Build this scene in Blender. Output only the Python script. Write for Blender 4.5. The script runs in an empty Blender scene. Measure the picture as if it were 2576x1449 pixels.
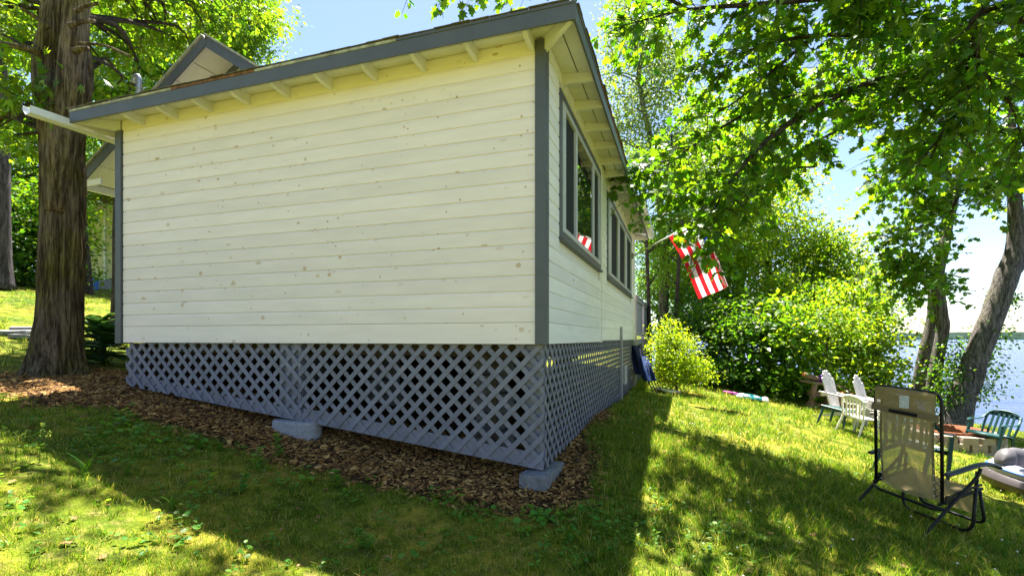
import bpy, math, random
import numpy as np
from mathutils import Vector, Matrix, noise as mnoise
random.seed(7); RNG = np.random.default_rng(7)
S = bpy.context.scene
COL = S.collection
R = math.radians

# ------------------------------------------------------------------ camera, world, sun, exposure
F, CX, HV = 1263.0, 1288.0, 851.0            # focal length and horizon, in 2576-wide picture units
cam = bpy.data.objects.new('camera', bpy.data.cameras.new('camera'))
COL.objects.link(cam); S.camera = cam
cam.data.sensor_width = 36.0; cam.data.lens = 36.0 * F / 2576.0
cam.data.shift_y = (HV - 724.5) / 2576.0
cam.rotation_euler = (R(90), 0, 0); cam.location = (0, 0, 0)
cam.data.clip_start = 0.05; cam.data.clip_end = 6000

SUN_EL, SUN_AZ = 70.0, 0.0                    # sun ahead of the camera, high
world = bpy.data.worlds.new('World'); S.world = world; world.use_nodes = True
wn = world.node_tree.nodes; wl = world.node_tree.links
sky = wn.new('ShaderNodeTexSky'); sky.sky_type = 'NISHITA'; sky.sun_disc = False
sky.sun_elevation = R(SUN_EL); sky.sun_rotation = R(SUN_AZ)
sky.air_density = 1.0; sky.dust_density = 0.6; sky.ozone_density = 1.5
bg = wn['Background']; bg.inputs['Strength'].default_value = 0.047
wl.new(sky.outputs['Color'], bg.inputs['Color'])
sl = bpy.data.lights.new('sun', 'SUN'); sl.energy = 5.0; sl.angle = R(0.5); sl.color = (1.0, 0.95, 0.86)
sun = bpy.data.objects.new('sun', sl); COL.objects.link(sun)
sd = Vector((math.sin(R(SUN_AZ)) * math.cos(R(SUN_EL)), math.cos(R(SUN_AZ)) * math.cos(R(SUN_EL)), math.sin(R(SUN_EL))))
sun.rotation_euler = (-sd).to_track_quat('-Z', 'Y').to_euler(); sun.location = sd * 40
S.view_settings.view_transform = 'Standard'; S.view_settings.look = 'None'
S.view_settings.gamma = 1.0; S.view_settings.exposure = 2.45
S.cycles.use_denoising = True
S.cycles.max_bounces = 8; S.cycles.transparent_max_bounces = 12
S.cycles.diffuse_bounces = 4; S.cycles.transmission_bounces = 6; S.cycles.sample_clamp_indirect = 6

# ------------------------------------------------------------------ helpers: objects
WM = {}
def put(o, parent=None, M=None):
    M = M or Matrix.Identity(4)
    COL.objects.link(o)
    if parent is not None:
        o.parent = parent; o.matrix_parent_inverse = WM[parent.name].inverted()
    o.matrix_basis = M; WM[o.name] = M
    return o
def tag(o, label=None, cat=None, group=None, kind=None):
    if label: o['label'] = label
    if cat: o['category'] = cat
    if group: o['group'] = group
    if kind: o['kind'] = kind
    return o
def thing(name, loc, label, cat, group=None):
    o = bpy.data.objects.new(name, None); o.empty_display_size = 0.1
    put(o, None, Matrix.Translation(Vector(loc))); return tag(o, label, cat, group)
def mesh_data(name, V, Fc, mat, smooth=False):
    me = bpy.data.meshes.new(name); me.from_pydata([tuple(v) for v in V], [], Fc); me.update()
    if mat: me.materials.append(mat)
    if smooth: me.polygons.foreach_set('use_smooth', [True] * len(me.polygons))
    return me
def mesh_np(name, V, Fc, mat, smooth=False):
    """V (n,3) float array, Fc (m,k) int array of equal sided faces"""
    me = bpy.data.meshes.new(name); V = np.asarray(V, dtype=np.float32); Fc = np.asarray(Fc, dtype=np.int32)
    m, k = Fc.shape
    me.vertices.add(len(V)); me.vertices.foreach_set('co', V.ravel())
    me.loops.add(m * k); me.loops.foreach_set('vertex_index', Fc.ravel())
    me.polygons.add(m); me.polygons.foreach_set('loop_start', np.arange(0, m * k, k, dtype=np.int32))
    if smooth: me.polygons.foreach_set('use_smooth', np.ones(m, dtype=bool))
    me.update(calc_edges=True)
    if mat: me.materials.append(mat)
    return me
def obj(name, me, parent=None, M=None):
    return put(bpy.data.objects.new(name, me), parent, M)

class MB:
    """collects shapes; build() links them as one mesh object"""
    def __init__(self): self.V = []; self.F = []
    def add(self, V, Fc):
        n = len(self.V); self.V += [Vector(v) for v in V]; self.F += [[i + n for i in f] for f in Fc]; return self
    def box(self, x0, x1, y0, y1, z0, z1, M=None, c=0.0):
        if c:
            V = []; Fc = []
            P = [(x0, x1), (y0, y1), (z0, z1)]
            # chamfered box: three verts per corner
            idx = {}
            for ix in (0, 1):
                for iy in (0, 1):
                    for iz in (0, 1):
                        co = [P[0][ix], P[1][iy], P[2][iz]]; s = [1 - 2 * ix, 1 - 2 * iy, 1 - 2 * iz]
                        for ax in range(3):      # vert on the face whose normal is axis ax
                            p = [co[k] + (0 if k == ax else c * s[k]) for k in range(3)]
                            idx[(ix, iy, iz, ax)] = len(V); V.append(p)
            for ax in range(3):
                a, b = (ax + 1) % 3, (ax + 2) % 3
                for sv in (0, 1):
                    q = []
                    for (ia, ib) in ((0, 0), (1, 0), (1, 1), (0, 1)):
                        k = [0, 0, 0]; k[ax] = sv; k[a] = ia; k[b] = ib; q.append(idx[(*k, ax)])
                    Fc.append(q if sv else q[::-1])
                for ia in (0, 1):
                    for ib in (0, 1):
                        k0 = [0, 0, 0]; k0[a] = ia; k0[b] = ib; k1 = list(k0); k1[ax] = 1
                        q = [idx[(*k0, a)], idx[(*k1, a)], idx[(*k1, b)], idx[(*k0, b)]]
                        Fc.append(q if (ia == ib) else q[::-1])
            for ix in (0, 1):
                for iy in (0, 1):
                    for iz in (0, 1):
                        t = [idx[(ix, iy, iz, k)] for k in range(3)]
                        Fc.append(t if (ix + iy + iz) % 2 else t[::-1])
        else:
            V = [(x, y, z) for x in (x0, x1) for y in (y0, y1) for z in (z0, z1)]
            Fc = [[0, 1, 3, 2], [4, 6, 7, 5], [0, 4, 5, 1], [2, 3, 7, 6], [0, 2, 6, 4], [1, 5, 7, 3]]
        if M: V = [M @ Vector(v) for v in V]
        return self.add(V, Fc)
    def prism(self, poly, axis, a, b, M=None):
        """poly: 2-D points in the plane normal to axis, extruded from a to b"""
        def p3(p, w):
            if axis == 'x': return (w, p[0], p[1])
            if axis == 'y': return (p[0], w, p[1])
            return (p[0], p[1], w)
        n = len(poly); V = [p3(p, a) for p in poly] + [p3(p, b) for p in poly]
        Fc = [list(range(n))[::-1], list(range(n, 2 * n))] + [[i, (i + 1) % n, n + (i + 1) % n, n + i] for i in range(n)]
        if M: V = [M @ Vector(v) for v in V]
        return self.add(V, Fc)
    def tube(self, pts, rad, n=8, M=None, cap=True, sq=1.0):
        pts = [Vector(p) for p in pts]
        if not hasattr(rad, '__len__'): rad = [rad] * len(pts)
        V = []; Fc = []; up = None
        for i, p in enumerate(pts):
            d = (pts[min(i + 1, len(pts) - 1)] - pts[max(i - 1, 0)]).normalized()
            if up is None: up = Vector((0, 0, 1)) if abs(d.z) < 0.9 else Vector((1, 0, 0))
            sx = d.cross(up).normalized(); up = sx.cross(d).normalized()
            for k in range(n):
                a = 2 * math.pi * k / n
                V.append(p + (sx * math.cos(a) + up * math.sin(a) * sq) * rad[i])
        for i in range(len(pts) - 1):
            for k in range(n):
                Fc.append([i * n + k, i * n + (k + 1) % n, (i + 1) * n + (k + 1) % n, (i + 1) * n + k])
        if cap:
            Fc.append(list(range(n))[::-1]); Fc.append([(len(pts) - 1) * n + k for k in range(n)])
        if M: V = [M @ v for v in V]
        return self.add(V, Fc)
    def grid(self, fn, nu, nv, closed_u=False):
        V = [fn(i / (nu if closed_u else nu - 1), j / (nv - 1)) for j in range(nv) for i in range(nu)]
        Fc = []
        for j in range(nv - 1):
            for i in range(nu if closed_u else nu - 1):
                Fc.append([j * nu + i, j * nu + (i + 1) % nu, (j + 1) * nu + (i + 1) % nu, (j + 1) * nu + i])
        return self.add(V, Fc)
    def data(self, name, mat, smooth=False): return mesh_data(name, self.V, self.F, mat, smooth)
    def build(self, name, mat, parent=None, M=None, smooth=False): return obj(name, self.data(name, mat, smooth), parent, M)
def smooth_path(pts, n=6):
    pts = [Vector(p) for p in pts]; out = []
    for i in range(len(pts) - 1):
        p0 = pts[max(i - 1, 0)]; p1 = pts[i]; p2 = pts[i + 1]; p3 = pts[min(i + 2, len(pts) - 1)]
        for k in range(n):
            t = k / n
            out.append(0.5 * ((2 * p1) + (p2 - p0) * t + (2 * p0 - 5 * p1 + 4 * p2 - p3) * t * t + (3 * p1 - p0 - 3 * p2 + p3) * t ** 3))
    return out + [pts[-1]]
def sphere(c, r, nu=12, nv=8, sx=1, sy=1, sz=1):
    c = Vector(c)
    return lambda u, v: c + Vector((r * sx * math.cos(2 * math.pi * u) * math.sin(math.pi * v), r * sy * math.sin(2 * math.pi * u) * math.sin(math.pi * v), -r * sz * math.cos(math.pi * v)))
def P(u, v, d):
    """the point seen at picture position (u, v), d metres ahead (used to survey the place)"""
    return Vector(((u - CX) / F * d, d, (HV - v) / F * d))

# ------------------------------------------------------------------ helpers: materials
def nodes(name):
    m = bpy.data.materials.new(name); m.use_nodes = True
    nt = m.node_tree; return m, nt, nt.nodes, nt.links, nt.nodes['Principled BSDF']
def ramp(nt, fac, stops):
    r = nt.nodes.new('ShaderNodeValToRGB'); el = r.color_ramp.elements
    while len(el) < len(stops): el.new(0.5)
    for e, (p, c) in zip(el, stops): e.position = p; e.color = (*c, 1) if len(c) == 3 else c
    nt.links.new(fac, r.inputs['Fac']); return r.outputs['Color']
def tex(nt, kind, scale, coord='Object', detail=6, rough=0.6, stretch=None, **kw):
    tc = nt.nodes.new('ShaderNodeTexCoord'); mp = nt.nodes.new('ShaderNodeMapping')
    nt.links.new(tc.outputs[coord], mp.inputs['Vector'])
    if stretch: mp.inputs['Scale'].default_value = stretch
    t = nt.nodes.new('ShaderNodeTexNoise' if kind == 'noise' else 'ShaderNodeTexVoronoi' if kind == 'vor' else 'ShaderNodeTexWave')
    t.inputs['Scale'].default_value = scale
    if kind == 'noise': t.inputs['Detail'].default_value = detail; t.inputs['Roughness'].default_value = rough
    nt.links.new(mp.outputs['Vector'], t.inputs['Vector']); return t
def bump(nt, height, strength, dist, bs):
    b = nt.nodes.new('ShaderNodeBump'); b.inputs['Strength'].default_value = strength; b.inputs['Distance'].default_value = dist
    nt.links.new(height, b.inputs['Height']); nt.links.new(b.outputs['Normal'], bs.inputs['Normal'])
def mixc(nt, fac, a, b, blend='MIX'):
    m = nt.nodes.new('ShaderNodeMix'); m.data_type = 'RGBA'; m.blend_type = blend
    for s, v in ((m.inputs[0], fac), (m.inputs[6], a), (m.inputs[7], b)):
        if hasattr(v, 'links'): nt.links.new(v, s)
        elif hasattr(v, '__len__'): s.default_value = (*v, 1)
        else: s.default_value = v
    return m.outputs[2]
def math_n(nt, op, a, b=None, c=None):
    m = nt.nodes.new('ShaderNodeMath'); m.operation = op
    for s, v in zip(m.inputs, (a, b, c)):
        if v is None: continue
        if hasattr(v, 'links'): nt.links.new(v, s)
        else: s.default_value = v
    return m.outputs[0]
def plain(name, col, rough=0.6, var=0.15, scale=8, bmp=0.0, metal=0.0, stretch=None, spec=0.4, obrand=0.0):
    m, nt, n, l, bs = nodes(name)
    t = tex(nt, 'noise', scale, stretch=stretch)
    a = tuple(min(1, c * (1 + var)) for c in col); b = tuple(c * (1 - var) for c in col)
    c = ramp(nt, t.outputs['Fac'], [(0.3, b), (0.7, a)])
    if obrand:
        oi = n.new('ShaderNodeObjectInfo')
        hsv = n.new('ShaderNodeHueSaturation'); l.new(c, hsv.inputs['Color'])
        v = math_n(nt, 'MULTIPLY_ADD', oi.outputs['Random'], obrand, 1 - obrand / 2)
        l.new(v, hsv.inputs['Value']); c = hsv.outputs['Color']
    l.new(c, bs.inputs['Base Color']); bs.inputs['Roughness'].default_value = rough
    bs.inputs['Metallic'].default_value = metal; bs.inputs['Specular IOR Level'].default_value = spec
    if bmp: bump(nt, t.outputs['Fac'], bmp, 0.02, bs)
    return m
def leaf_mat(name, front, back, hue=0.03, val=0.5, tw=0.5, rough=0.45):
    """front: reflected leaf colour, back: colour of light coming through the leaf; varies leaf by leaf"""
    m, nt, n, l, bs = nodes(name)
    g = n.new('ShaderNodeNewGeometry')
    def vary(col):
        h = n.new('ShaderNodeHueSaturation'); h.inputs['Color'].default_value = (*col, 1)
        v = n.new('ShaderNodeMapRange'); v.inputs[3].default_value = 1 - val / 2; v.inputs[4].default_value = 1 + val / 2
        l.new(g.outputs['Random Per Island'], v.inputs[0]); l.new(v.outputs[0], h.inputs['Value'])
        f = math_n(nt, 'FRACT', math_n(nt, 'MULTIPLY', g.outputs['Random Per Island'], 17.3))
        v2 = n.new('ShaderNodeMapRange'); v2.inputs[3].default_value = 0.5 - hue; v2.inputs[4].default_value = 0.5 + hue
        l.new(f, v2.inputs[0]); l.new(v2.outputs[0], h.inputs['Hue']); return h.outputs['Color']
    l.new(vary(front), bs.inputs['Base Color']); bs.inputs['Roughness'].default_value = rough
    bs.inputs['Specular IOR Level'].default_value = 0.35
    tr = n.new('ShaderNodeBsdfTranslucent'); l.new(vary(back), tr.inputs['Color'])
    mx = n.new('ShaderNodeMixShader'); mx.inputs[0].default_value = tw
    l.new(bs.outputs[0], mx.inputs[1]); l.new(tr.outputs[0], mx.inputs[2])
    l.new(mx.outputs[0], n['Material Output'].inputs['Surface']); return m

M_ = {}
def white_paint(name, col, knots=True, obr=0.06, few=0.0):
    m, nt, n, l, bs = nodes(name)
    tc = n.new('ShaderNodeTexCoord'); oi = n.new('ShaderNodeObjectInfo')
    comb = n.new('ShaderNodeCombineXYZ')
    l.new(oi.outputs['Random'], comb.inputs[0]); l.new(oi.outputs['Random'], comb.inputs[1])
    off2 = n.new('ShaderNodeVectorMath'); off2.operation = 'MULTIPLY_ADD'
    off2.inputs[1].default_value = (71.0, 0.0, 0.0)
    l.new(comb.outputs[0], off2.inputs[0]); l.new(tc.outputs['Object'], off2.inputs[2])
    vec = off2.outputs[0]
    fine = n.new('ShaderNodeTexNoise'); fine.inputs['Scale'].default_value = 2.2; fine.inputs['Detail'].default_value = 5
    mp = n.new('ShaderNodeMapping'); mp.inputs['Scale'].default_value = (1, 6, 6); l.new(vec, mp.inputs['Vector']); l.new(mp.outputs[0], fine.inputs['Vector'])
    d = tuple(c * 0.93 for c in col)
    base = ramp(nt, fine.outputs['Fac'], [(0.35, d), (0.65, col)])
    hsv = n.new('ShaderNodeHueSaturation'); l.new(base, hsv.inputs['Color'])
    v = n.new('ShaderNodeMapRange'); v.inputs[3].default_value = 1 - obr; v.inputs[4].default_value = 1 + obr * 0.5
    l.new(oi.outputs['Random'], v.inputs[0]); l.new(v.outputs[0], hsv.inputs['Value'])
    c = hsv.outputs['Color']
    if knots:
        for (sc, keep, th0, tint, soft) in (((7.5, 1, 8.5), 0.91, 0.115, (0.46, 0.26, 0.09), 0.10), ((17, 1, 17), 0.95, 0.12, (0.34, 0.17, 0.05), 0.08), ((9.0, 1, 22), 0.975, 0.20, (0.46, 0.29, 0.12), 0.2)):
            vm = n.new('ShaderNodeMapping'); vm.inputs['Scale'].default_value = sc; l.new(vec, vm.inputs['Vector'])
            # flatten the depth axis so that the knots are a 2-D pattern on the face
            sx = n.new('ShaderNodeSeparateXYZ'); l.new(vm.outputs[0], sx.inputs[0]); cx = n.new('ShaderNodeCombineXYZ')
            wob = n.new('ShaderNodeTexNoise'); wob.inputs['Scale'].default_value = 6; l.new(vm.outputs[0], wob.inputs['Vector'])
            l.new(math_n(nt, 'ADD', sx.outputs[0], math_n(nt, 'MULTIPLY', wob.outputs['Fac'], 0.12)), cx.inputs[0]); l.new(math_n(nt, 'ADD', sx.outputs[2], math_n(nt, 'MULTIPLY', oi.outputs['Random'], 53.0)), cx.inputs[1])
            vo = n.new('ShaderNodeTexVoronoi'); vo.voronoi_dimensions = '2D'; vo.inputs['Scale'].default_value = 1.0; l.new(cx.outputs[0], vo.inputs['Vector'])
            cs = n.new('ShaderNodeSeparateColor'); l.new(vo.outputs['Color'], cs.inputs[0])
            on = math_n(nt, 'GREATER_THAN', cs.outputs[0], keep + (1 - keep) * few)
            r = math_n(nt, 'MULTIPLY', math_n(nt, 'MULTIPLY_ADD', cs.outputs[1], 1.2, 0.35), th0)
            inside = n.new('ShaderNodeMapRange'); inside.clamp = True
            l.new(math_n(nt, 'DIVIDE', vo.outputs['Distance'], r), inside.inputs[0])
            inside.inputs[1].default_value = 1.0 + soft * 2; inside.inputs[2].default_value = 0.75; inside.inputs[3].default_value = 0; inside.inputs[4].default_value = 1
            core = n.new('ShaderNodeMapRange'); l.new(math_n(nt, 'DIVIDE', vo.outputs['Distance'], r), core.inputs[0])
            core.inputs[1].default_value = 0.0; core.inputs[2].default_value = 0.8; core.inputs[3].default_value = 0.6; core.inputs[4].default_value = 0.95
            f = math_n(nt, 'MULTIPLY', math_n(nt, 'MULTIPLY', on, inside.outputs[0]), math_n(nt, 'MULTIPLY', core.outputs[0], math_n(nt, 'MULTIPLY_ADD', cs.outputs[2], 0.7, 0.20)))
            c = mixc(nt, f, c, tint)
    l.new(c, bs.inputs['Base Color']); bs.inputs['Roughness'].default_value = 0.55; bs.inputs['Specular IOR Level'].default_value = 0.3
    bump(nt, fine.outputs['Fac'], 0.08, 0.01, bs); return m

siding_white = white_paint('painted_pine_siding', (0.845, 0.745, 0.725))
soffit_white = white_paint('cool_white_soffit_paint', (0.70, 0.68, 0.76), knots=False)
siding_lake = white_paint('lake_siding_painted_bright', (0.84, 0.81, 0.80), few=0.85)  # few knots; the extra white stands in for brighter light off the lake
trim_white = white_paint('white_trim_paint', (0.80, 0.76, 0.715), knots=False)
trim_grey = plain('blue_grey_trim_paint', (0.088, 0.094, 0.112), 0.5, 0.10, 5, 0.03, obrand=0.08)
lattice_grey = plain('blue_grey_lattice_paint', (0.165, 0.165, 0.222), 0.6, 0.16, 9, 0.06, stretch=(1, 1, 1), obrand=0.22)
concrete = plain('weathered_concrete', (0.26, 0.26, 0.29), 0.9, 0.25, 30, 0.15)
blockmat = plain('grey_stone_block', (0.17, 0.17, 0.185), 0.85, 0.35, 18, 0.8)
dark_in = plain('dark_underfloor_wood', (0.10, 0.075, 0.05), 0.9, 0.3, 6, 0.2)  # one dark brown wood tone for everything under the floor
shingle_mat = plain('weathered_asphalt_shingle', (0.12, 0.105, 0.085), 0.95, 0.45, 16, 0.6, obrand=0.5)
rust_mat = plain('rusty_drip_edge', (0.20, 0.09, 0.035), 0.8, 0.6, 7, 0.3, stretch=(3, 3, 1), obrand=0.7)
pale_edge = plain('oxidised_drip_edge', (0.34, 0.33, 0.26), 0.6, 0.5, 6, 0.2, stretch=(2, 2, 1))
gutter_white = plain('white_aluminium_gutter', (0.72, 0.72, 0.72), 0.35, 0.05, 4)
galv = plain('galvanised_pipe', (0.36, 0.38, 0.41), 0.4, 0.12, 9, metal=0.6)
black_metal = plain('black_powder_coated_tube', (0.008, 0.008, 0.010), 0.45, 0.2, 20, spec=0.25)
green_plastic = plain('dark_green_resin', (0.008, 0.055, 0.055), 0.42, 0.12, 6)
white_plastic = plain('white_resin', (0.74, 0.72, 0.66), 0.45, 0.06, 5)
grey_slat = plain('white_weathered_resin_board', (0.60, 0.56, 0.54), 0.6, 0.12, 9, 0.05, obrand=0.12)
wood_old = plain('weathered_timber', (0.20, 0.13, 0.085), 0.9, 0.35, 7, 0.3, obrand=0.4)
rust_ring = plain('rusted_fire_ring_steel', (0.22, 0.075, 0.028), 0.9, 0.45, 9, 0.2)
stone_mat = plain('tan_wall_stone', (0.33, 0.27, 0.20), 0.9, 0.3, 11, 0.5, obrand=0.4)
flag_stone = plain('grey_flagstone', (0.20, 0.20, 0.20), 0.9, 0.3, 9, 0.4, obrand=0.3)
blue_cloth = plain('navy_camp_chair_cloth', (0.005, 0.010, 0.045), 0.8, 0.3, 12, 0.2)
grey_vinyl = plain('grey_flocked_vinyl', (0.085, 0.078, 0.085), 0.6, 0.15, 6)
pale_vinyl = plain('pale_lilac_vinyl', (0.30, 0.30, 0.37), 0.35, 0.06, 5)
blue_vinyl = plain('blue_vinyl_trim', (0.03, 0.13, 0.52), 0.35, 0.1, 5)
brown_vinyl = plain('dark_brown_vinyl_base', (0.05, 0.04, 0.042), 0.5, 0.2, 5)
teal_vinyl = plain('teal_vinyl', (0.01, 0.14, 0.15), 0.3, 0.15, 4)
white_vinyl = plain('white_vinyl', (0.75, 0.76, 0.76), 0.3, 0.05, 4)
pink_foam = plain('magenta_foam', (0.50, 0.03, 0.28), 0.7, 0.1, 6)
yellow_siding = plain('pale_yellow_clapboard', (0.62, 0.60, 0.34), 0.6, 0.08, 4, obrand=0.06)
dark_roof = plain('dark_roof_shingle', (0.06, 0.055, 0.055), 0.95, 0.3, 12, 0.3)
green_trim = plain('green_window_trim', (0.03, 0.09, 0.07), 0.5, 0.1, 5)
orange_cloth = plain('orange_towel', (0.62, 0.20, 0.04), 0.9, 0.25, 10, 0.3)
purple_plastic = plain('purple_plastic', (0.20, 0.02, 0.42), 0.4, 0.1, 5)
deck_grey = plain('grey_stained_deck_board', (0.33, 0.31, 0.34), 0.7, 0.12, 8, 0.1, obrand=0.12)

def bark(name, a, b, scale=5, zs=0.18, moss=0.0):
    m, nt, n, l, bs = nodes(name)
    t = tex(nt, 'noise', scale, stretch=(3.2, 3.2, 3.2 * zs), detail=9, rough=0.7)
    tf = tex(nt, 'noise', scale * 3.2, stretch=(3.2, 3.2, 3.2 * zs * .7), detail=5, rough=0.8)
    t2 = tex(nt, 'noise', 1.6, detail=6, rough=.7)
    hgt = math_n(nt, 'ADD', math_n(nt, 'MULTIPLY', t.outputs['Fac'], .55), math_n(nt, 'MULTIPLY', tf.outputs['Fac'], .45))
    c = ramp(nt, hgt, [(0.38, tuple(x * .55 for x in a)), (0.46, a), (0.54, tuple((x + y) / 2 for x, y in zip(a, b))), (0.64, b)])
    if moss:
        f = ramp(nt, t2.outputs['Fac'], [(0.46, (0, 0, 0)), (0.64, (moss, moss, moss))])
        c = mixc(nt, f, c, mixc(nt, 1.0, c, (1.0, 1.15, .45), 'MULTIPLY'))
        f2 = ramp(nt, t2.outputs['Fac'], [(0.30, (.6, .6, .6)), (0.42, (0, 0, 0))])
        c = mixc(nt, f2, c, mixc(nt, .5, c, (.30, .28, .26)))
    l.new(c, bs.inputs['Base Color']); bs.inputs['Roughness'].default_value = 0.95; bs.inputs['Specular IOR Level'].default_value = 0.15
    bump(nt, hgt, 1.0, 0.06, bs); return m
bark_cedar = bark('stringy_cedar_bark', (0.062, 0.043, 0.026), (0.31, 0.235, 0.160), 5.5, 0.10, 0.9)
bark_grey = bark('grey_furrowed_bark', (0.07, 0.06, 0.055), (0.28, 0.25, 0.23), 6, 0.16, 0.35)
bark_purple = bark('purplish_grey_bark', (0.045, 0.038, 0.042), (0.17, 0.145, 0.155), 6, 0.16)
bark_dark = bark('dark_branch_bark', (0.035, 0.028, 0.022), (0.13, 0.105, 0.085), 8, 0.3)

# leaf colours: reflected, transmitted
lf_oak = leaf_mat('oak_leaf', (0.038, 0.095, 0.007), (0.20, 0.40, 0.006), 0.025, 0.8, 0.50)
lf_mid = leaf_mat('maple_leaf', (0.060, 0.125, 0.010), (0.28, 0.48, 0.010), 0.03, 0.8, 0.50)
lf_pale = leaf_mat('poplar_leaf', (0.11, 0.17, 0.04), (0.34, 0.46, 0.06), 0.03, 0.6, 0.5)
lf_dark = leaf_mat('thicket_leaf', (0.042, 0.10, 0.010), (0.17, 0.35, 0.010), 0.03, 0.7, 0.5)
lf_lime = leaf_mat('lime_shrub_leaf', (0.15, 0.235, 0.010), (0.44, 0.58, 0.010), 0.025, 0.5, 0.55)
lf_sun = leaf_mat('maple_leaf_painted_sun', (0.095, 0.175, 0.012), (0.38, 0.55, 0.012), 0.035, 0.8, 0.52)  # brighter copy of the maple leaf, sunshine put into its colours
lf_cedar = leaf_mat('cedar_spray', (0.055, 0.11, 0.010), (0.25, 0.41, 0.010), 0.03, 0.7, 0.5)
lf_hosta = leaf_mat('hosta_leaf', (0.03, 0.085, 0.02), (0.10, 0.22, 0.03), 0.02, 0.5, 0.35)
lf_weed = leaf_mat('weed_leaf', (0.075, 0.20, 0.02), (0.30, 0.55, 0.03), 0.03, 0.6, 0.45)

# ------------------------------------------------------------------ terrain
CTRL = np.array([
 (0,0,-1.5),(-1.44,3.05,-1.26),(-4.08,4.0,-.76),(.3,3.9,-1.225),(-2.0,4.6,-.985),(-4.4,5.6,-.57),(-5.7,6.3,-.47),(1.05,6.3,-1.02),
 (2.45,10.4,-1.13),(3.05,3.85,-1.49),(3.7,4.3,-1.56),(5.85,6,-1.92),(6.5,10.2,-1.72),(9.4,9.9,-2.24),(4.5,12.5,-1.24),(13.0,14.4,-2.5),(15.6,15.2,-2.86),
 (-10,10,.35),(-11.5,11.5,.95),(-16,20,1.9),(-8,8.5,-.05),(-3,0,-1.15),(3,0,-1.78),(5,3,-1.82),(-3,15,-.3),(3,18,-.9),(8,20,-1.6),(10,0,-2.5),
 (13,20,-2.55),(22,14,-3.7),(18,22,-3.5),(16,4,-3.3),(-10,0,-.2),(0,-6,-1.7),(-25,10,2.4),(-20,30,2.8),(0,32,-.4),(9,30,-2.2),(12,40,-3.2),(-12,-10,-.2),(12,-10,-2.9),
 (-3.3,6.5,-.62),(-1.2,8,-.85),(-9.5,5,.05)], dtype=float)
def _tps():
    X = CTRL[:, :2]; n = len(X)
    r = np.linalg.norm(X[:, None] - X[None], axis=2); K = np.where(r > 0, r * r * np.log(r + 1e-12), 0)
    Pm = np.hstack([np.ones((n, 1)), X]); A = np.zeros((n + 3, n + 3)); A[:n, :n] = K + 0.05 * np.eye(n); A[:n, n:] = Pm; A[n:, :n] = Pm.T
    return np.linalg.solve(A, np.concatenate([CTRL[:, 2], np.zeros(3)]))
TPS = _tps(); WATER = -2.9
def ground_np(x, y):
    x = np.asarray(x, float); y = np.asarray(y, float); sh = x.shape; x = x.ravel(); y = y.ravel()
    cx = np.clip(x, -26, 24); cy = np.clip(y, -11, 42); out = np.empty_like(x)
    for i in range(0, len(x), 20000):
        px = cx[i:i + 20000]; py = cy[i:i + 20000]
        r = np.hypot(px[:, None] - CTRL[None, :, 0], py[:, None] - CTRL[None, :, 1])
        out[i:i + 20000] = np.where(r > 0, r * r * np.log(r + 1e-12), 0) @ TPS[:-3] + TPS[-3] + TPS[-2] * px + TPS[-1] * py
    out = np.clip(out, -4.5, 5)
    far = np.clip((np.hypot(x, y - 10) - 30) / 40, 0, 1)
    side = np.where(x > 0.28 * y - 2, -4.5, 3.0)      # the lake fills everything to the right, woods rise to the left
    out = out * (1 - far) + side * far
    return out.reshape(sh)
def G(x, y): return float(ground_np(np.array([x]), np.array([y]))[0])

C0 = Vector((0.275, 4.05, 0.0)); AX = Vector((0.9475, -0.3197, 0)).normalized(); AY = Vector((0.3197, 0.9475, 0)).normalized()
MH = Matrix(((AX.x, AY.x, 0, C0.x), (AX.y, AY.y, 0, C0.y), (0, 0, 1, 0), (0, 0, 0, 1)))   # house frame: x out to the lake, y away along the lake wall
def H(x, y, z=0.0): return MH @ Vector((x, y, z))
def to_house(x, y):
    dx = x - C0.x; dy = y - C0.y
    return dx * AX.x + dy * AX.y, dx * AY.x + dy * AY.y
def mulch_np(x, y):
    """0..1 how much bark mulch lies on the ground: a bed along the near wall to the cedar and round the corner"""
    hx, hy = to_house(x, y)
    w1 = 0.36 + 0.10 * np.sin(hx * 2.1) + 0.08 * np.sin(hx * 5.3 + 1) + 0.20 * np.clip(-hx - 2.6, 0, 3) + 0.14 * np.exp(-((hx + .5) / .8) ** 2)
    f1 = np.clip((w1 + hy) / 0.5 + .3, 0, 1) * (hy < 0.9) * np.clip((hx + 7.0) / 0.8, 0, 1) * np.clip((0.50 - hx) / 0.35, 0, 1)
    w2 = 0.34 + 0.12 * np.sin(hy * 2.7) - 0.05 * hy
    f2 = np.clip((w2 - hx) / 0.45 + .2, 0, 1) * (hx > -4.9) * np.clip((hy + 0.70) / 0.35, 0, 1) * np.clip((3.6 - hy) / 0.8, 0, 1)
    und = ((hx > -4.9) & (hx < 0) & (hy > 0) & (hy < 8.2)) * 1.0
    return np.clip(np.maximum(np.maximum(f1, f2), und), 0, 1)
def axis(lo, hi, c, fine, ext, growth=1.12):
    a = list(np.arange(lo, hi + fine / 2, fine)); d = fine; v = hi
    while v < ext: d *= growth; v += d; a.append(v)
    d = fine; v = lo; b = []
    while v > c: d *= growth; v -= d; b.append(v)
    return np.array(b[::-1] + a)
gx = axis(-6, 7, -1400, 0.09, 1600); gy = axis(1.6, 11, -150, 0.09, 2200)
GX, GY = np.meshgrid(gx, gy); GZ = ground_np(GX, GY)
near = (np.abs(GX) < 30) & (GY < 40)
lump = np.array([mnoise.noise((x * 1.7, y * 1.7, 0)) * 0.022 + mnoise.noise((x * 5, y * 5, 3)) * 0.012 if k else 0 for x, y, k in zip(GX.ravel(), GY.ravel(), near.ravel())]).reshape(GX.shape)
GZ = GZ + lump
nu, nv = len(gx), len(gy)
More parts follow.
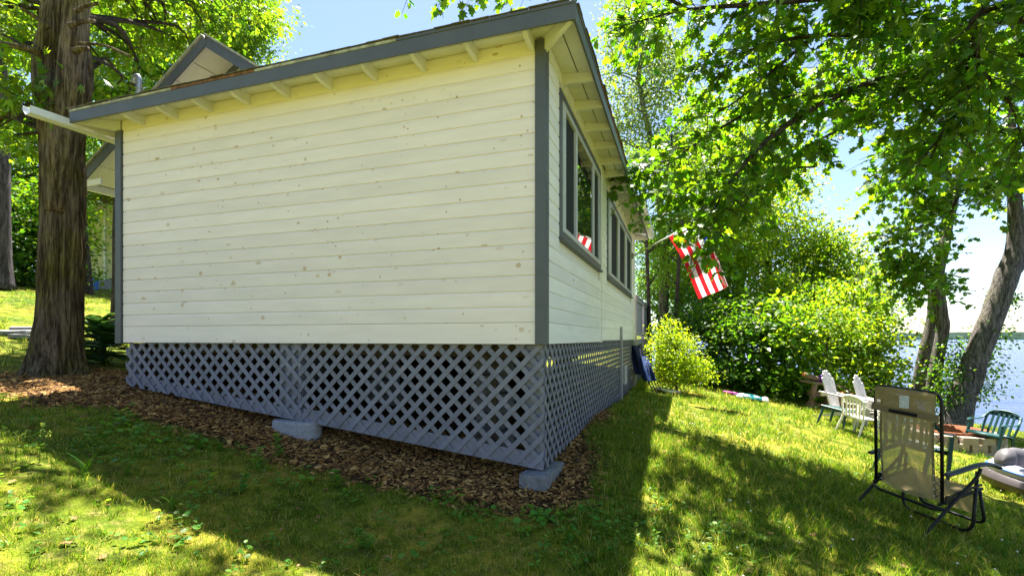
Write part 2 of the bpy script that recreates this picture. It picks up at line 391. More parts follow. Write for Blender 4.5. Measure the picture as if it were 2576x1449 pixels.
ii = (np.arange(nv - 1)[:, None] * nu + np.arange(nu - 1)[None]).ravel()
gm, nt, n, l, bs = nodes('lawn_moss_and_soil')
t1 = tex(nt, 'noise', 1.1, detail=5); t2 = tex(nt, 'noise', 9, detail=8, rough=0.7); t3 = tex(nt, 'noise', 60, detail=4, rough=0.7)
grassc = ramp(nt, t1.outputs['Fac'], [(0.30, (0.050, 0.105, 0.008)), (0.5, (0.115, 0.14, 0.011)), (0.7, (0.29, 0.225, 0.035))])
soil = ramp(nt, t3.outputs['Fac'], [(0.3, (0.13, 0.09, 0.03)), (0.7, (0.38, 0.29, 0.11))])
thatch = ramp(nt, t2.outputs['Fac'], [(0.50, (0, 0, 0)), (0.70, (0.75, 0.75, 0.75))])
lawn = mixc(nt, thatch, grassc, soil)
fineg = ramp(nt, t3.outputs['Fac'], [(0.25, (0.55, 0.55, 0.5)), (0.75, (1.35, 1.35, 1.3))])
lawn = mixc(nt, 1.0, lawn, fineg, 'MULTIPLY')
t4 = tex(nt, 'noise', 5.5, detail=6, rough=0.75)
lawn = mixc(nt, 1.0, lawn, ramp(nt, t4.outputs['Fac'], [(0.36, (0.42, 0.5, 0.42)), (0.5, (0.95, 0.98, 0.9)), (0.66, (1.55, 1.42, 1.3))]), 'MULTIPLY')
mul = n.new('ShaderNodeAttribute'); mul.attribute_name = 'mulch'
mulc = ramp(nt, t3.outputs['Fac'], [(0.3, (0.022, 0.012, 0.006)), (0.7, (0.10, 0.055, 0.022))])
edge = math_n(nt, 'ADD', mul.outputs['Fac'], math_n(nt, 'MULTIPLY', math_n(nt, 'SUBTRACT', t2.outputs['Fac'], 0.5), 1.6))
medge = ramp(nt, edge, [(0.4, (0, 0, 0)), (0.6, (1, 1, 1))])
l.new(mixc(nt, medge, lawn, mulc), bs.inputs['Base Color'])
bs.inputs['Roughness'].default_value = 1.0; bs.inputs['Specular IOR Level'].default_value = 0.1
bump(nt, t3.outputs['Fac'], 0.7, 0.03, bs)
gme = mesh_np('ground', np.stack([GX, GY, GZ], -1).reshape(-1, 3), np.stack([ii, ii + 1, ii + nu + 1, ii + nu], -1), gm, True)
at = gme.attributes.new('mulch', 'FLOAT', 'POINT'); at.data.foreach_set('value', mulch_np(GX, GY).ravel().astype(np.float32))
tag(obj('ground', gme), 'sloping mossy lawn and soil running down to the lake', 'ground', kind='structure')

# lake
wm, nt, n, l, bs = nodes('lake_water')
bs.inputs['Base Color'].default_value = (0.03, 0.06, 0.16, 1); bs.inputs['Roughness'].default_value = 0.12; bs.inputs['IOR'].default_value = 1.33
w1 = tex(nt, 'noise', 1.4, detail=5, rough=0.65, stretch=(0.45, 1.3, 1)); w2 = tex(nt, 'noise', 0.22, detail=4, stretch=(0.5, 1.2, 1))
bump(nt, math_n(nt, 'ADD', w1.outputs['Fac'], math_n(nt, 'MULTIPLY', w2.outputs['Fac'], 2.0)), 1.0, 0.35, bs)
lk = mesh_data('lake', [(-60, 8, WATER), (2600, -400, WATER), (2600, 3200, WATER), (-900, 3200, WATER)], [[0, 1, 2, 3]], wm)
tag(obj('lake', lk), 'rippled blue lake beyond the lawn', 'lake', kind='structure')

# far shore: wooded low hills across the water
fs_m = plain('far_woods', (0.014, 0.028, 0.022), 1.0, 0.5, 0.05, 0.0, spec=0.05)  # colour darkened to stand in for the shaded side of backlit trees
def far_hill(u0, u1, d, h, seed, depth):
    mb = MB(); x0 = (u0 - CX) / F * d; x1 = (u1 - CX) / F * d
    def fn(u, v):
        x = x0 + (x1 - x0) * u; e = min(1, min(u, 1 - u) * 7)
        hh = h * (0.75 + 0.35 * mnoise.noise((x * 0.006, seed, 0))) + h * 0.22 * mnoise.noise((x * 0.05, v * 6, seed)) + h * 0.13 * mnoise.noise((x * 0.16, v * 14, seed))
        return (x, d + depth * v, WATER - 0.5 + max(0, hh * e ** 0.5) * math.sin(min(1, v * 1.6) * math.pi / 2) ** 0.5)
    mb.grid(fn, 260, 12); o = mb.build('far_shore', fs_m); return tag(o, kind='structure')
tag(far_hill(1500, 2330, 520, 17, 3.1, 120), 'wooded headland across the lake, behind the shoreline bushes', 'shore')
tag(far_hill(2150, 3400, 1050, 19, 8.4, 260), 'low wooded far shore on the lake horizon', 'shore')

# ------------------------------------------------------------------ cottage
HX0, HY1, ZB, ZT = -4.96, 8.0, -0.047, 2.42          # near wall from x=HX0 to 0, lake wall from y=0 to HY1
cot = thing('cottage', H(-2.5, 4.0, -0.9), 'white cottage with blue grey trim, hip roof and grey lattice skirt', 'cottage')
EXPO = 0.1285
def board_mesh(L, first=False, h=None):
    h = h or EXPO; mb = MB()
    if first: prof = [(0, 0), (-0.020, 0), (-0.020, h - 0.002), (0, h - 0.002)]
    else: prof = [(0, 0.0012), (-0.0195, 0.0012), (-0.0205, 0.003), (-0.0205, h - 0.024), (-0.0185, h - 0.016), (-0.0145, h - 0.008), (-0.0135, h), (0, h)]
    mb.prism(prof, 'x', 0, L); return mb
BMESH = {}
def board(parent, L, M, first=False, h=None, mat=None):
    k = (round(L, 3), first, round(h or EXPO, 4), mat)
    if k not in BMESH: BMESH[k] = board_mesh(L, first, h).data('siding_board', mat or siding_white)
    return obj('siding_board', BMESH[k], parent, M)
# near wall: sheathing + boards
w = MB().box(HX0 + 0.01, -0.01, 0.022, 0.11, ZB, ZT + 0.1).build('wall', trim_white, cot, MH)
z = ZB; first = True
while z < ZT - 0.02:
    h = 0.178 if first else min(EXPO, ZT + 0.03 - z)
    board(w, -HX0 - 0.17, MH @ Matrix.Translation((HX0 + 0.085, 0.020, z)), first, h); z += h; first = False
w['label'] = 'knotty cream near wall without windows'
# corner boards
MB().box(-0.088, 0.0, -0.022, 0.020, ZB - 0.004, ZT - 0.01, c=0.003).build('corner_board', trim_grey, cot, MH)
MB().box(-0.022, 0.0025, 0.0205, 0.088, ZB - 0.004, ZT - 0.01, c=0.003).build('corner_board', trim_grey, cot, MH)
MB().box(HX0, HX0 + 0.075, -0.022, 0.020, ZB - 0.012, ZT - 0.10, c=0.003).build('corner_board', trim_grey, cot, MH)
MB().box(HX0 - 0.02, HX0 - 0.0005, -0.020, 0.10, ZB - 0.012, ZT - 0.10, c=0.003).build('corner_board', trim_grey, cot, MH)
# left end wall (mostly hidden)
MB().box(HX0, HX0 + 0.08, 0.102, 1.9, ZB, ZT + 0.1).build('wall', trim_white, cot, MH)
# lake wall, two sections; boards in the house frame: local x runs along -y of outward... rotate so that outward is +x
def ML(y, z, x=0.0): return MH @ Matrix.Translation((x, y, z)) @ Matrix.Rotation(R(90), 4, 'Z')     # local x -> house y, local -y -> house +x
W1 = (0.46, 2.84, 0.885, 2.24); W2 = (3.62, 7.5, 0.885, 2.2); YB = 2.93
for (ya, yb, win, xo) in ((0.088, YB, W1, 0.0), (YB + 0.06, HY1, W2, -0.02)):
    wl_ = MB().box(-0.11 + xo, -0.022 + xo, ya + (0.03 if xo == 0 else 0), yb, ZB, win[2]).box(-0.11 + xo, -0.022 + xo, ya + (0.03 if xo == 0 else 0), yb, win[3], ZT + 0.1)
    wl_.box(-0.11 + xo, -0.022 + xo, ya + (0.03 if xo == 0 else 0), win[0], win[2], win[3]).box(-0.11 + xo, -0.022 + xo, win[1], yb, win[2], win[3])
    wl_ = wl_.build('wall', trim_white, cot, MH)
    z = ZB + (0.02 if xo else 0); first = True
    while z < ZT - 0.02:
        h = 0.178 if first else min(EXPO, ZT + 0.03 - z)
        spans = [(ya, yb)]
        if z + h > win[2] - 0.02 and z < win[3] + 0.02: spans = [(ya, win[0] - 0.0), (win[1] + 0.0, yb)]
        for (a, b) in spans:
            if b - a > 0.05: board(wl_, b - a, ML(a, z, -0.020 + xo), first, h, siding_lake)
        z += h; first = False
MB().box(-0.05, 0.010, YB + 0.002, YB + 0.058, ZB - 0.01, ZT, c=0.003).build('corner_board', trim_white, cot, MH)
MB().box(-0.05, 0.008, HY1 + 0.001, HY1 + 0.07, ZB - 0.01, ZT, c=0.003).build('corner_board', trim_white, cot, MH)
# far end wall, back wall, floor
MB().box(HX0, -0.111, HY1 - 0.1, HY1 - 0.005, ZB, ZT + 0.1).build('wall', trim_white, cot, MH)
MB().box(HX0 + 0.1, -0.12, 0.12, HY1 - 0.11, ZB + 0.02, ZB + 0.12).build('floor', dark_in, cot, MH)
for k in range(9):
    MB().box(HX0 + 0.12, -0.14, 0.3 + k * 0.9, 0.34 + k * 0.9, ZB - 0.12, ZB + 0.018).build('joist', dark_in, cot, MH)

MB().box(HX0 + .02, HX0 + .05, .12, HY1, -1.3, ZB - .005).build('added_dark_backing', dark_in, cot, MH)  # unseen dark sheet added to shut out sunlit ground behind the skirt
MB().box(HX0 + .06, -2.1, HY1 - .06, HY1 - .03, -1.3, ZB - .005).build('added_dark_backing', dark_in, cot, MH)  # second added sheet, stopping short so some daylight still shows
# windows
gl, nt, n, l, bs = nodes('window_glass')
bs.inputs['Base Color'].default_value = (0.012, 0.014, 0.016, 1); bs.inputs['Roughness'].default_value = 0.02; bs.inputs['IOR'].default_value = 1.75; bs.inputs['Specular IOR Level'].default_value = 1.0
frame_grey = plain('pale_grey_window_vinyl', (0.46, 0.47, 0.52), 0.45, 0.06, 6)
screen = plain('dark_insect_screen', (0.035, 0.037, 0.042), 0.85, 0.15, 40, 0.1, spec=0.1)
def window(win, panes, xo, glass_ix):
    y0, y1, z0, z1 = win
    wd = MB().box(-0.06 + xo, 0.012 + xo, y0 - 0.085, y0, z0 - 0.085, z1 + 0.085, c=0.002).box(-0.06 + xo, 0.012 + xo, y1, y1 + 0.08, z0 - 0.085, z1 + 0.085, c=0.002)
    wd.box(-0.06 + xo, 0.012 + xo, y0 + 0.0005, y1 - 0.0005, z0 - 0.085, z0, c=0.002).box(-0.06 + xo, 0.012 + xo, y0 + 0.0005, y1 - 0.0005, z1, z1 + 0.085, c=0.002)
    wd = wd.build('window', trim_grey, cot, MH)
    fr = MB(); x0, x1 = -0.05 + xo, 0.020 + xo
    fr.box(x0, x1, y0 + 0.001, y1 - 0.001, z0 + 0.001, z0 + 0.05, c=0.003).box(x0, x1, y0 + 0.001, y1 - 0.001, z1 - 0.05, z1 - 0.001, c=0.003)
    edges = [y0 + 0.001] + [v for p in panes for v in p] + [y1 - 0.001]
    for k in range(0, len(edges), 2):
        fr.box(x0 + 0.001, x1 - 0.001, edges[k], edges[k + 1], z0 + 0.0505, z1 - 0.0505, c=0.002)
    fr.build('window_frame', frame_grey, wd, MH)
    for k, (a, b) in enumerate(panes):
        g = k in glass_ix
        MB().box((0.0 if g else -0.012) + xo, (0.006 if g else -0.006) + xo, a + 0.0005, b - 0.0005, z0 + 0.051, z1 - 0.051).build('pane', gl if g else screen, wd, MH)
    s = MB().box(-0.03 + xo, 0.040 + xo, y0 - 0.09, y1 + 0.085, z0 - 0.088, z0 - 0.066, c=0.003).build('sill', trim_grey, wd, MH)
window((W1[0] + 0.085, W1[1] - 0.08, W1[2] + 0.085, W1[3] - 0.085), [(0.66, 1.13), (1.21, 2.18), (2.27, 2.68)], 0.0, (1,))
window((W2[0] + 0.085, W2[1] - 0.08, W2[2] + 0.085, W2[3] - 0.085), [(4.02, 4.86), (5.15, 6.06), (6.39, 7.29)], -0.02, ())

# roof: low hip, eave overhang OV, fascia bottom at ZF
OV, ZF, PITCH = 0.28, 2.335, 0.10
ZD = ZF + 0.085                                         # underside of the decking at the eave
def deck_z(inset): return ZD + PITCH * inset
XL, XR, YN, YF = HX0 - OV, OV, -OV, HY1 + 0.3
inn = 2.0
roof = MB()
zt0 = deck_z(0) + 0.022; zt1 = deck_z(inn) + 0.022
o4 = [(XL, YN), (XR, YN), (XR, YF), (XL, YF)]; i4 = [(XL + inn, YN + inn), (XR - inn, YN + inn), (XR - inn, YF - inn), (XL + inn, YF - inn)]
V = [(x, y, zt0) for x, y in o4] + [(x, y, zt1) for x, y in i4] + [(x, y, zt0 - 0.02) for x, y in o4] + [(x, y, zt1 - 0.02) for x, y in i4]
Fc = [[4, 5, 6, 7]]
for k in range(4):
    j = (k + 1) % 4; Fc += [[k, j, 4 + j, 4 + k], [8 + k, 12 + k, 12 + j, 8 + j], [k, 8 + k, 8 + j, j]]
roof.add(V, Fc); roof = roof.build('roof', shingle_mat, cot, MH)
# soffit boards (the decking seen from below), laid along each eave, with open joints
for (a0, a1, kind) in ((0.012, 0.135, 0), (0.146, 0.283, 1)):
    za, zb = deck_z(a0) + 0.001 - 0.016, deck_z(a1) + 0.001 - 0.016
    def sof(pA, pB, qA, qB):
        V = [(*pA, za), (*pB, za), (*qB, zb), (*qA, zb)]; V += [(x, y, z + 0.012) for x, y, z in V]
        MB().add(V, [[3, 2, 1, 0], [4, 5, 6, 7], [0, 1, 5, 4], [1, 2, 6, 5], [2, 3, 7, 6], [3, 0, 4, 7]]).build('soffit_board', soffit_white, roof, MH)
    sof((XL + a0, YN + a0), (XR - a0, YN + a0), (XL + a1, YN + a1), (XR - a1, YN + a1))
    sof((XR - a0, YN + a0 + .003), (XR - a0, YF - a0), (XR - a1, YN + a1 + .003), (XR - a1, YF - a1))
    sof((XL + a0, YN + a0 + .003), (XL + a0, 2.0), (XL + a1, YN + a1 + .003), (XL + a1, 2.0))
# fascia
MB().box(XL - 0.018, XR + 0.018, YN - 0.018, YN, ZF, ZF + 0.118, c=0.002).build('fascia', trim_grey, roof, MH)
MB().box(XR + 0.0005, XR + 0.0175, YN + 0.0005, 3.35, ZF, ZF + 0.116, c=0.002).build('fascia', trim_grey, roof, MH)
MB().box(XR + 0.0005, XR + 0.0175, 3.36, YF, ZF - 0.01, ZF + 0.106, c=0.002).build('fascia', trim_grey, roof, MH)
MB().box(XL - 0.0175, XL - 0.0005, YN + 0.0005, 2.0, ZF, ZF + 0.116, c=0.002).build('fascia', trim_white, roof, MH)
MB().box(XL, XR, YF + 0.0005, YF + 0.018, ZF - 0.01, ZF + 0.106, c=0.002).build('fascia', trim_white, roof, MH)
# drip edge in lengths, some pale and some rusted through
def drip(along, a, b, mat):
    if along == 'x': mb = MB().box(a, b, YN - 0.024, YN + 0.10, ZF + 0.1185, ZF + 0.142, c=0.002)
    else: mb = MB().box(XR - 0.10, XR + 0.024, a, b, ZF + 0.1185, ZF + 0.142, c=0.002)
    mb.build('drip_edge', mat, roof, MH)
for (a, b, m_) in ((XL - .02, -4.3, pale_edge), (-4.298, -3.75, pale_edge), (-3.748, -2.7, rust_mat), (-2.698, -1.2, pale_edge), (-1.198, XR + .02, trim_grey)): drip('x', a, b, m_)
for (a, b, m_) in ((YN + .105, 0.7, trim_grey), (0.702, 1.6, rust_mat), (1.602, 3.35, rust_mat)): drip('y', a, b, m_)
# two courses of shingles along the visible eaves, each tab its own piece
rs = random.Random(3)
TAB = MB().prism([(0, 0), (0, 0.006), (0.30, 0.008), (0.30, 0)], 'x', 0, 0.155).data('shingle', shingle_mat)
for row in range(2):
    x = XL - 0.03 + row * 0.08
    while x < XR - 0.13:
        obj('shingle', TAB, roof, MH @ Matrix.Translation((x, YN - 0.035 + row * 0.14 + rs.uniform(-.008, .006), ZF + 0.1435 + row * 0.022 + rs.uniform(0, .004))) @ Matrix.Rotation(R(4.5), 4, 'X') @ Matrix.Rotation(R(rs.uniform(-1.2, 1.2)), 4, 'Z')); x += 0.158
    y = YN + 0.04 + row * 0.08
    while y < 3.3:
        obj('shingle', TAB, roof, MH @ Matrix.Translation((XR + 0.035 - row * 0.14 + rs.uniform(-.006, .008), y, ZF + 0.1435 + row * 0.022 + rs.uniform(0, .004))) @ Matrix.Rotation(R(90), 4, 'Z') @ Matrix.Rotation(R(4.5), 4, 'X') @ Matrix.Rotation(R(rs.uniform(-1.2, 1.2)), 4, 'Z')); y += 0.158
# rafter tails: near side tapered, lake side full depth, hip rafters on the corners
def rafter_profile(z_low):      # (inset from eave, z): tail deepens towards the wall
    return [(0.003, deck_z(0) - 0.018), (0.003, ZF + 0.045), (0.10, ZF + 0.005), (OV + 0.02, z_low), (OV + 0.02, deck_z(OV) - 0.014)]
for k in range(10):
    x = HX0 + 0.42 + k * 0.492
    MB().prism([(YN + a, z) for a, z in rafter_profile(ZF - 0.01)], 'x', x - 0.02, x + 0.02, None).build('rafter_tail', soffit_white, roof, MH)
y = 0.62
while y < HY1 - 0.1:
    MB().prism([(XR - a, z) for a, z in ((0.003, deck_z(0) - .018), (0.003, ZF + 0.0), (OV + 0.02, ZF - 0.005), (OV + 0.02, deck_z(OV) - .014))], 'y', y - 0.02, y + 0.02).build('rafter_tail', soffit_white, roof, MH); y += 0.56 if y < 3.3 else 0.42
for (cx_, cy_, sx, sy) in ((XR, YN, -1, 1), (XL, YN, 1, 1)):
    d = Vector((sx, sy, 0)).normalized(); sd_ = Vector((-d.y, d.x, 0)) * 0.02; Lh = (OV + 0.02) * math.sqrt(2)
    c = Vector((cx_, cy_, 0)); V = []
    for s_ in (-1, 1):
        for (t, zz) in ((0.03, deck_z(0) - .019), (0.03, ZF + .012), (Lh, ZF - .02), (Lh, deck_z(OV) - .016)):
            p = c + d * t + sd_ * s_; V.append((p.x, p.y, zz))
    MB().add(V, [[0, 1, 2, 3], [7, 6, 5, 4], [0, 4, 5, 1], [1, 5, 6, 2], [2, 6, 7, 3], [3, 7, 4, 0]]).build('hip_rafter', soffit_white, roof, MH)
# frieze board at wall head
MB().box(HX0 + 0.08, -0.09, -0.004, 0.018, ZT - 0.09, ZT - 0.005).build('frieze_board', siding_white, cot, MH)
# gutters: white trough on the left eave that sticks out past the corner, another on the far lake eave
def gutter(p0, p1, name='gutter'):
    d = (Vector(p1) - Vector(p0)).normalized(); s = Vector((d.y, -d.x, 0)); mb = MB()
    prof = [(-0.055, 0.075), (-0.060, 0.075), (-0.060, 0.0), (-0.03, -0.015), (0.02, -0.015), (0.062, 0.03), (0.070, 0.085), (0.060, 0.088), (0.066, 0.083), (0.057, 0.033), (0.018, -0.010), (-0.028, -0.010), (-0.055, 0.003)]
    V = [Vector(p) + s * a + Vector((0, 0, b)) for p in (p0, p1) for a, b in prof]; n_ = len(prof)
    mb.add(V, [[i, (i + 1) % n_, n_ + (i + 1) % n_, n_ + i] for i in range(n_)]); return mb.build(name, gutter_white, roof, MH)
gutter((XL - 0.085, 2.0, ZF + 0.005), (XL - 0.085, YN - 0.36, ZF - 0.03))
gutter((XR + 0.085, 4.5, ZF + 0.01), (XR + 0.085, YF, ZF + 0.01))
# vent pipe with a gooseneck on the roof
vp = P(350, 240, 6.9); vz = deck_z(1.2) + 0.02
hx, hy = to_house(vp.x, vp.y)
pts = [(hx, hy, vz - 0.05), (hx, hy, 3.52)] + [(hx - 0.05 + 0.05 * math.cos(a), hy - 0.0, 3.55 + 0.06 * math.sin(a)) for a in np.linspace(0, math.pi * 0.95, 8)] + [(hx - 0.105, hy, 3.52)]
MB().tube(pts, 0.032, 10).build('vent_pipe', galv, roof, MH, True)
MB().tube([(hx, hy, 3.42), (hx, hy, 3.44)], 0.045, 10).build('pipe_clamp', galv, roof, MH)

# ---- gabled part of the cottage behind
GY0, GY1, GPX, GHW, GZ0, GZP = 1.30, 1.85, -5.20, 2.60, 2.44, 4.14
gr_ang = math.atan2(GZP - GZ0, GHW)
gab = MB()
th = 0.05
for sgn in (-1, 1):
    V = [(GPX, GY0, GZP), (GPX + sgn * GHW, GY0, GZ0), (GPX + sgn * GHW, GY1 + 5, GZ0), (GPX, GY1 + 5, GZP)]
    V += [(x, y, z + th) for x, y, z in V]
    fcs = [[0, 1, 2, 3], [7, 6, 5, 4], [0, 4, 5, 1], [1, 5, 6, 2], [2, 6, 7, 3]]
    gab.add(V, fcs if sgn < 0 else [f[::-1] for f in fcs])
gab = gab.build('gable_roof', shingle_mat, cot, MH)
dsl = Vector((GHW, 0, GZ0 - GZP)); Ls = dsl.length; dsl.normalize()
for sgn in (-1, 1):
    ds = Vector((dsl.x * sgn, 0, dsl.z)); nn = Vector((-ds.z * sgn, 0, ds.x * sgn)) ; nn = nn if nn.z > 0 else -nn
    def slab(t0, t1, off0, off1, y0, y1, mat, name):
        a = Vector((GPX, 0, GZP)); V = []
        for y_ in (y0, y1):
            for (t, o_) in ((t0, off0), (t1, off0), (t1, off1), (t0, off1)):
                p = a + ds * t + nn * o_; V.append((p.x, y_, p.z))
        return MB().add(V, [[0, 1, 2, 3], [7, 6, 5, 4], [0, 4, 5, 1], [1, 5, 6, 2], [2, 6, 7, 3], [3, 7, 4, 0]]).build(name, mat, gab, MH)
    slab(0.0 if sgn < 0 else 0.06, Ls + 0.02, -0.10, 0.035, GY0 - 0.022, GY0 - 0.002, trim_grey, 'rake_board')
    slab(0, Ls + 0.03, 0.036, 0.062, GY0 - 0.05, GY0 + 0.05, pale_edge, 'rake_edge')
    for k in range(8):                                   # soffit boards under the rake overhang
        t0 = 0.02 + k * (Ls - 0.04) / 8; slab(t0, t0 + (Ls - 0.04) / 8 - 0.012, -0.020, -0.003, GY0 + 0.002, GY1 - 0.002, trim_white, 'soffit_board')
    slab(0.0 if sgn < 0 else 0.05, Ls - 0.3, -0.11, -0.021, GY1 - 0.024, GY1 - 0.003, trim_grey, 'frieze_board')
gw = MB().prism([(GPX - GHW + 0.5, ZB), (GPX + GHW - 0.5, ZB), (GPX + GHW - 0.5, GZ0 + 0.3), (GPX, GZP - 0.06), (GPX - GHW + 0.5, GZ0 + 0.3)], 'y', GY1, GY1 + 0.1).build('gable_wall', trim_white, cot, MH)
for k in range(16):
    zz = GZ0 - 0.2 + k * EXPO; half = min(GHW - 0.5, (GZP - 0.10 - zz - EXPO) / math.tan(gr_ang))
    if half > 0.1: board(gw, 2 * half, MH @ Matrix.Translation((GPX - half, GY1 - 0.001, zz)))
MB().box(GPX - GHW - 0.02, GPX - GHW + 0.0, GY0 - 0.02, GY1 + 5, GZ0 - 0.11, GZ0 + 0.03, c=0.002).build('fascia', trim_white, gab, MH)
MB().box(GPX - GHW + 0.02, GPX - GHW + 0.48, GY0 + 0.0, GY0 + 0.02, GZ0 - 0.10, GZ0 - 0.01).build('eave_return', trim_white, gab, MH)
g2 = MB().tube([(GPX - GHW - 0.07, GY0 - 0.12, GZ0 - 0.05), (GPX - GHW - 0.07, GY1 + 5, GZ0 - 0.05)], 0.055, 10).build('gutter', gutter_white, gab, MH, True)
MB().box(GPX - GHW + 0.5, GPX - GHW + 0.6, GY1 + 0.1005, GY1 + 5, ZB - 0.5, GZ0 + 0.1).build('wall', trim_white, cot, MH)

# ---- lattice skirt
def clip(poly, a, b, c):             # keep a*x+b*y <= c
    out = []
    for i in range(len(poly)):
        p, q = poly[i], poly[(i + 1) % len(poly)]; fp = a * p[0] + b * p[1] - c; fq = a * q[0] + b * q[1] - c
        if fp <= 0: out.append(p)
        if fp * fq < 0:
            t = fp / (fp - fq); out.append((p[0] + (q[0] - p[0]) * t, p[1] + (q[1] - p[1]) * t))
    return out
def lattice(parent, poly, M, front_dir, step=0.152, wd=0.042, jitter=0.0, name='slat'):
    """poly in (x, z); slats at +-45 deg; front layer towards local -y"""
    rr = random.Random(int(abs(poly[0][0]) * 100) + 5)
    for layer, sg in ((0, front_dir), (1, -front_dir)):
        # strip: |x - sg*z - c| <= wd/2*sqrt2
        cs = [p[0] - sg * p[1] for p in poly]; c = math.floor(min(cs) / step) * step
        hw = wd / 2 * math.sqrt(2)
        while c < max(cs) + step:
            cc = c + rr.uniform(-.004, .004)
            q = clip(clip(poly, 1, -sg, cc + hw), -1, sg, -(cc - hw))
            if len(q) >= 3:
                ar = abs(sum(q[i][0] * q[(i + 1) % len(q)][1] - q[(i + 1) % len(q)][0] * q[i][1] for i in range(len(q)))) / 2
                if ar > 0.0006:
                    y0 = -0.0135 if layer == 0 else -0.006
                    MB().prism(q, 'y', y0, y0 + 0.0068).build(name, lattice_grey, parent, M)
            c += step
ZL = lambda x: -1.075 + 0.1125 * (-x)                       # bottom edge of the near skirt
SEAM = -2.455
pR = [(SEAM + 0.002, ZL(SEAM)), (-0.03, ZL(0)), (-0.03, ZB - 0.006), (SEAM + 0.002, ZB - 0.006)]
pL = [(-4.14, ZL(-4.14) - 0.004), (SEAM - 0.002, ZL(SEAM)), (SEAM - 0.002, ZB - 0.006), (-4.88, ZB - 0.006), (-4.88, -0.50), (-4.75, -0.545)]
def rail(pts, th_, y0, y1, mat, parent, M, name):
    mb = MB()
    for (a, b) in pts:
        mb.add([(a[0], y0, a[1]), (b[0], y0, b[1]), (b[0], y0, b[1] + th_), (a[0], y0, a[1] + th_), (a[0], y1, a[1]), (b[0], y1, b[1]), (b[0], y1, b[1] + th_), (a[0], y1, a[1] + th_)],
               [[0, 1, 2, 3], [7, 6, 5, 4], [0, 4, 5, 1], [1, 5, 6, 2], [2, 6, 7, 3], [3, 7, 4, 0]])
    return mb.build(name, mat, parent, M)
LM = MH @ Matrix.Translation((0, 0.045, 0))
lat = rail([((SEAM + 0.01, ZL(SEAM) - 0.008), (-0.04, ZL(-0.04) - 0.008))], 0.13, 0.003, 0.025, lattice_grey, cot, LM, 'lattice_panel')
MB().box(-0.20, -0.035, 0.026, 0.10, ZL(-0.2) + 0.03, ZB - 0.01).build('post', lattice_grey, lat, LM)
MB().box(-0.62, -0.56, 0.30, 0.36, -1.12, ZB - 0.13).build('post', dark_in, lat, LM)
lattice(lat, pR, LM, 1)
lat2 = rail([((-4.12, ZL(-4.12) - 0.010), (SEAM - 0.01, ZL(SEAM) - 0.008)), ((-4.86, -0.49), (-4.121, ZL(-4.12) + 0.01))], 0.11, 0.003, 0.025, lattice_grey, cot, LM, 'lattice_panel')
MB().box(SEAM - 0.30, SEAM - 0.02, 0.026, 0.09, ZL(SEAM - .3) + 0.02, ZB - 0.01).build('post', lattice_grey, lat2, LM)
MB().box(-4.87, -4.77, 0.026, 0.09, -0.50, ZB - 0.01).build('post', lattice_grey, lat2, LM)
lattice(lat2, pL, LM, -1)
# lake side skirt
LL = MH @ Matrix.Translation((-0.035, 0, 0)) @ Matrix.Rotation(R(90), 4, 'Z')
def zg(y, off=0.03): 
    p = H(0, y); return G(p.x, p.y) + off
pS1 = [(0.05, ZL(0)), (2.4, zg(2.4) - 0.02), (2.92, zg(2.92) - .02), (2.92, ZB - 0.006), (0.05, ZB - 0.006)]
lat3 = MB().box(0.05, 2.9, 0.004, 0.02, -0.16, ZB - 0.008).build('lattice_panel', lattice_grey, cot, LL)
lattice(lat3, pS1, LL, -1)
pS2 = [(2.925, zg(2.92) - .02), (5.2, zg(5.2) - .03), (8.0, zg(8.0) - .03), (8.0, ZB + 0.012), (2.925, ZB + 0.012)]
lat4 = MB().box(2.93, 7.98, 0.004, 0.02, -0.16, ZB + 0.008).build('lattice_panel', lattice_grey, cot, LL)
lattice(lat4, pS2, LL, -1)
MB().box(5.29, 5.35, -0.06, -0.015, zg(5.3) - 0.1, 0.21, c=0.004).build('post', deck_grey, lat4, LL)
MB().box(5.50, 5.85, -0.09, -0.016, -0.86, -0.50, c=0.006).build('utility_box', deck_grey, lat4, LL)
MB().box(7.90, 7.99, -0.06, -0.015, zg(7.9) - 0.1, ZB).build('post', deck_grey, lat4, LL)
# foundation blocks inside the skirt
for k, (x_, y_) in enumerate(((-0.75, 0.75), (-2.6, 1.7), (-0.8, 4.2), (-4.2, 2.2))):
    p = H(x_, y_); gz = G(p.x, p.y)
    pier = thing('foundation_pier', (p.x, p.y, gz), ['grey block pier in the dark crawl space nearest the cottage corner', 'grey block pier in the crawl space behind the middle of the skirt', 'grey block pier deep under the lake side of the cottage', 'grey block pier under the left end of the cottage'][k], 'pier', 'piers under the cottage')
    nb = max(2, int((ZB - 0.12 - gz) / 0.2) + 1); hb = (ZB - 0.12 - gz + 0.03) / nb
    for j in range(nb):
        MB().box(-0.2, 0.2, -0.1, 0.1, 0, hb - 0.004, c=0.006).build('block', blockmat, pier, MH @ Matrix.Translation((x_, y_, gz - 0.03 + j * hb)) @ Matrix.Rotation(R(90 * (j % 2)), 4, 'Z'))

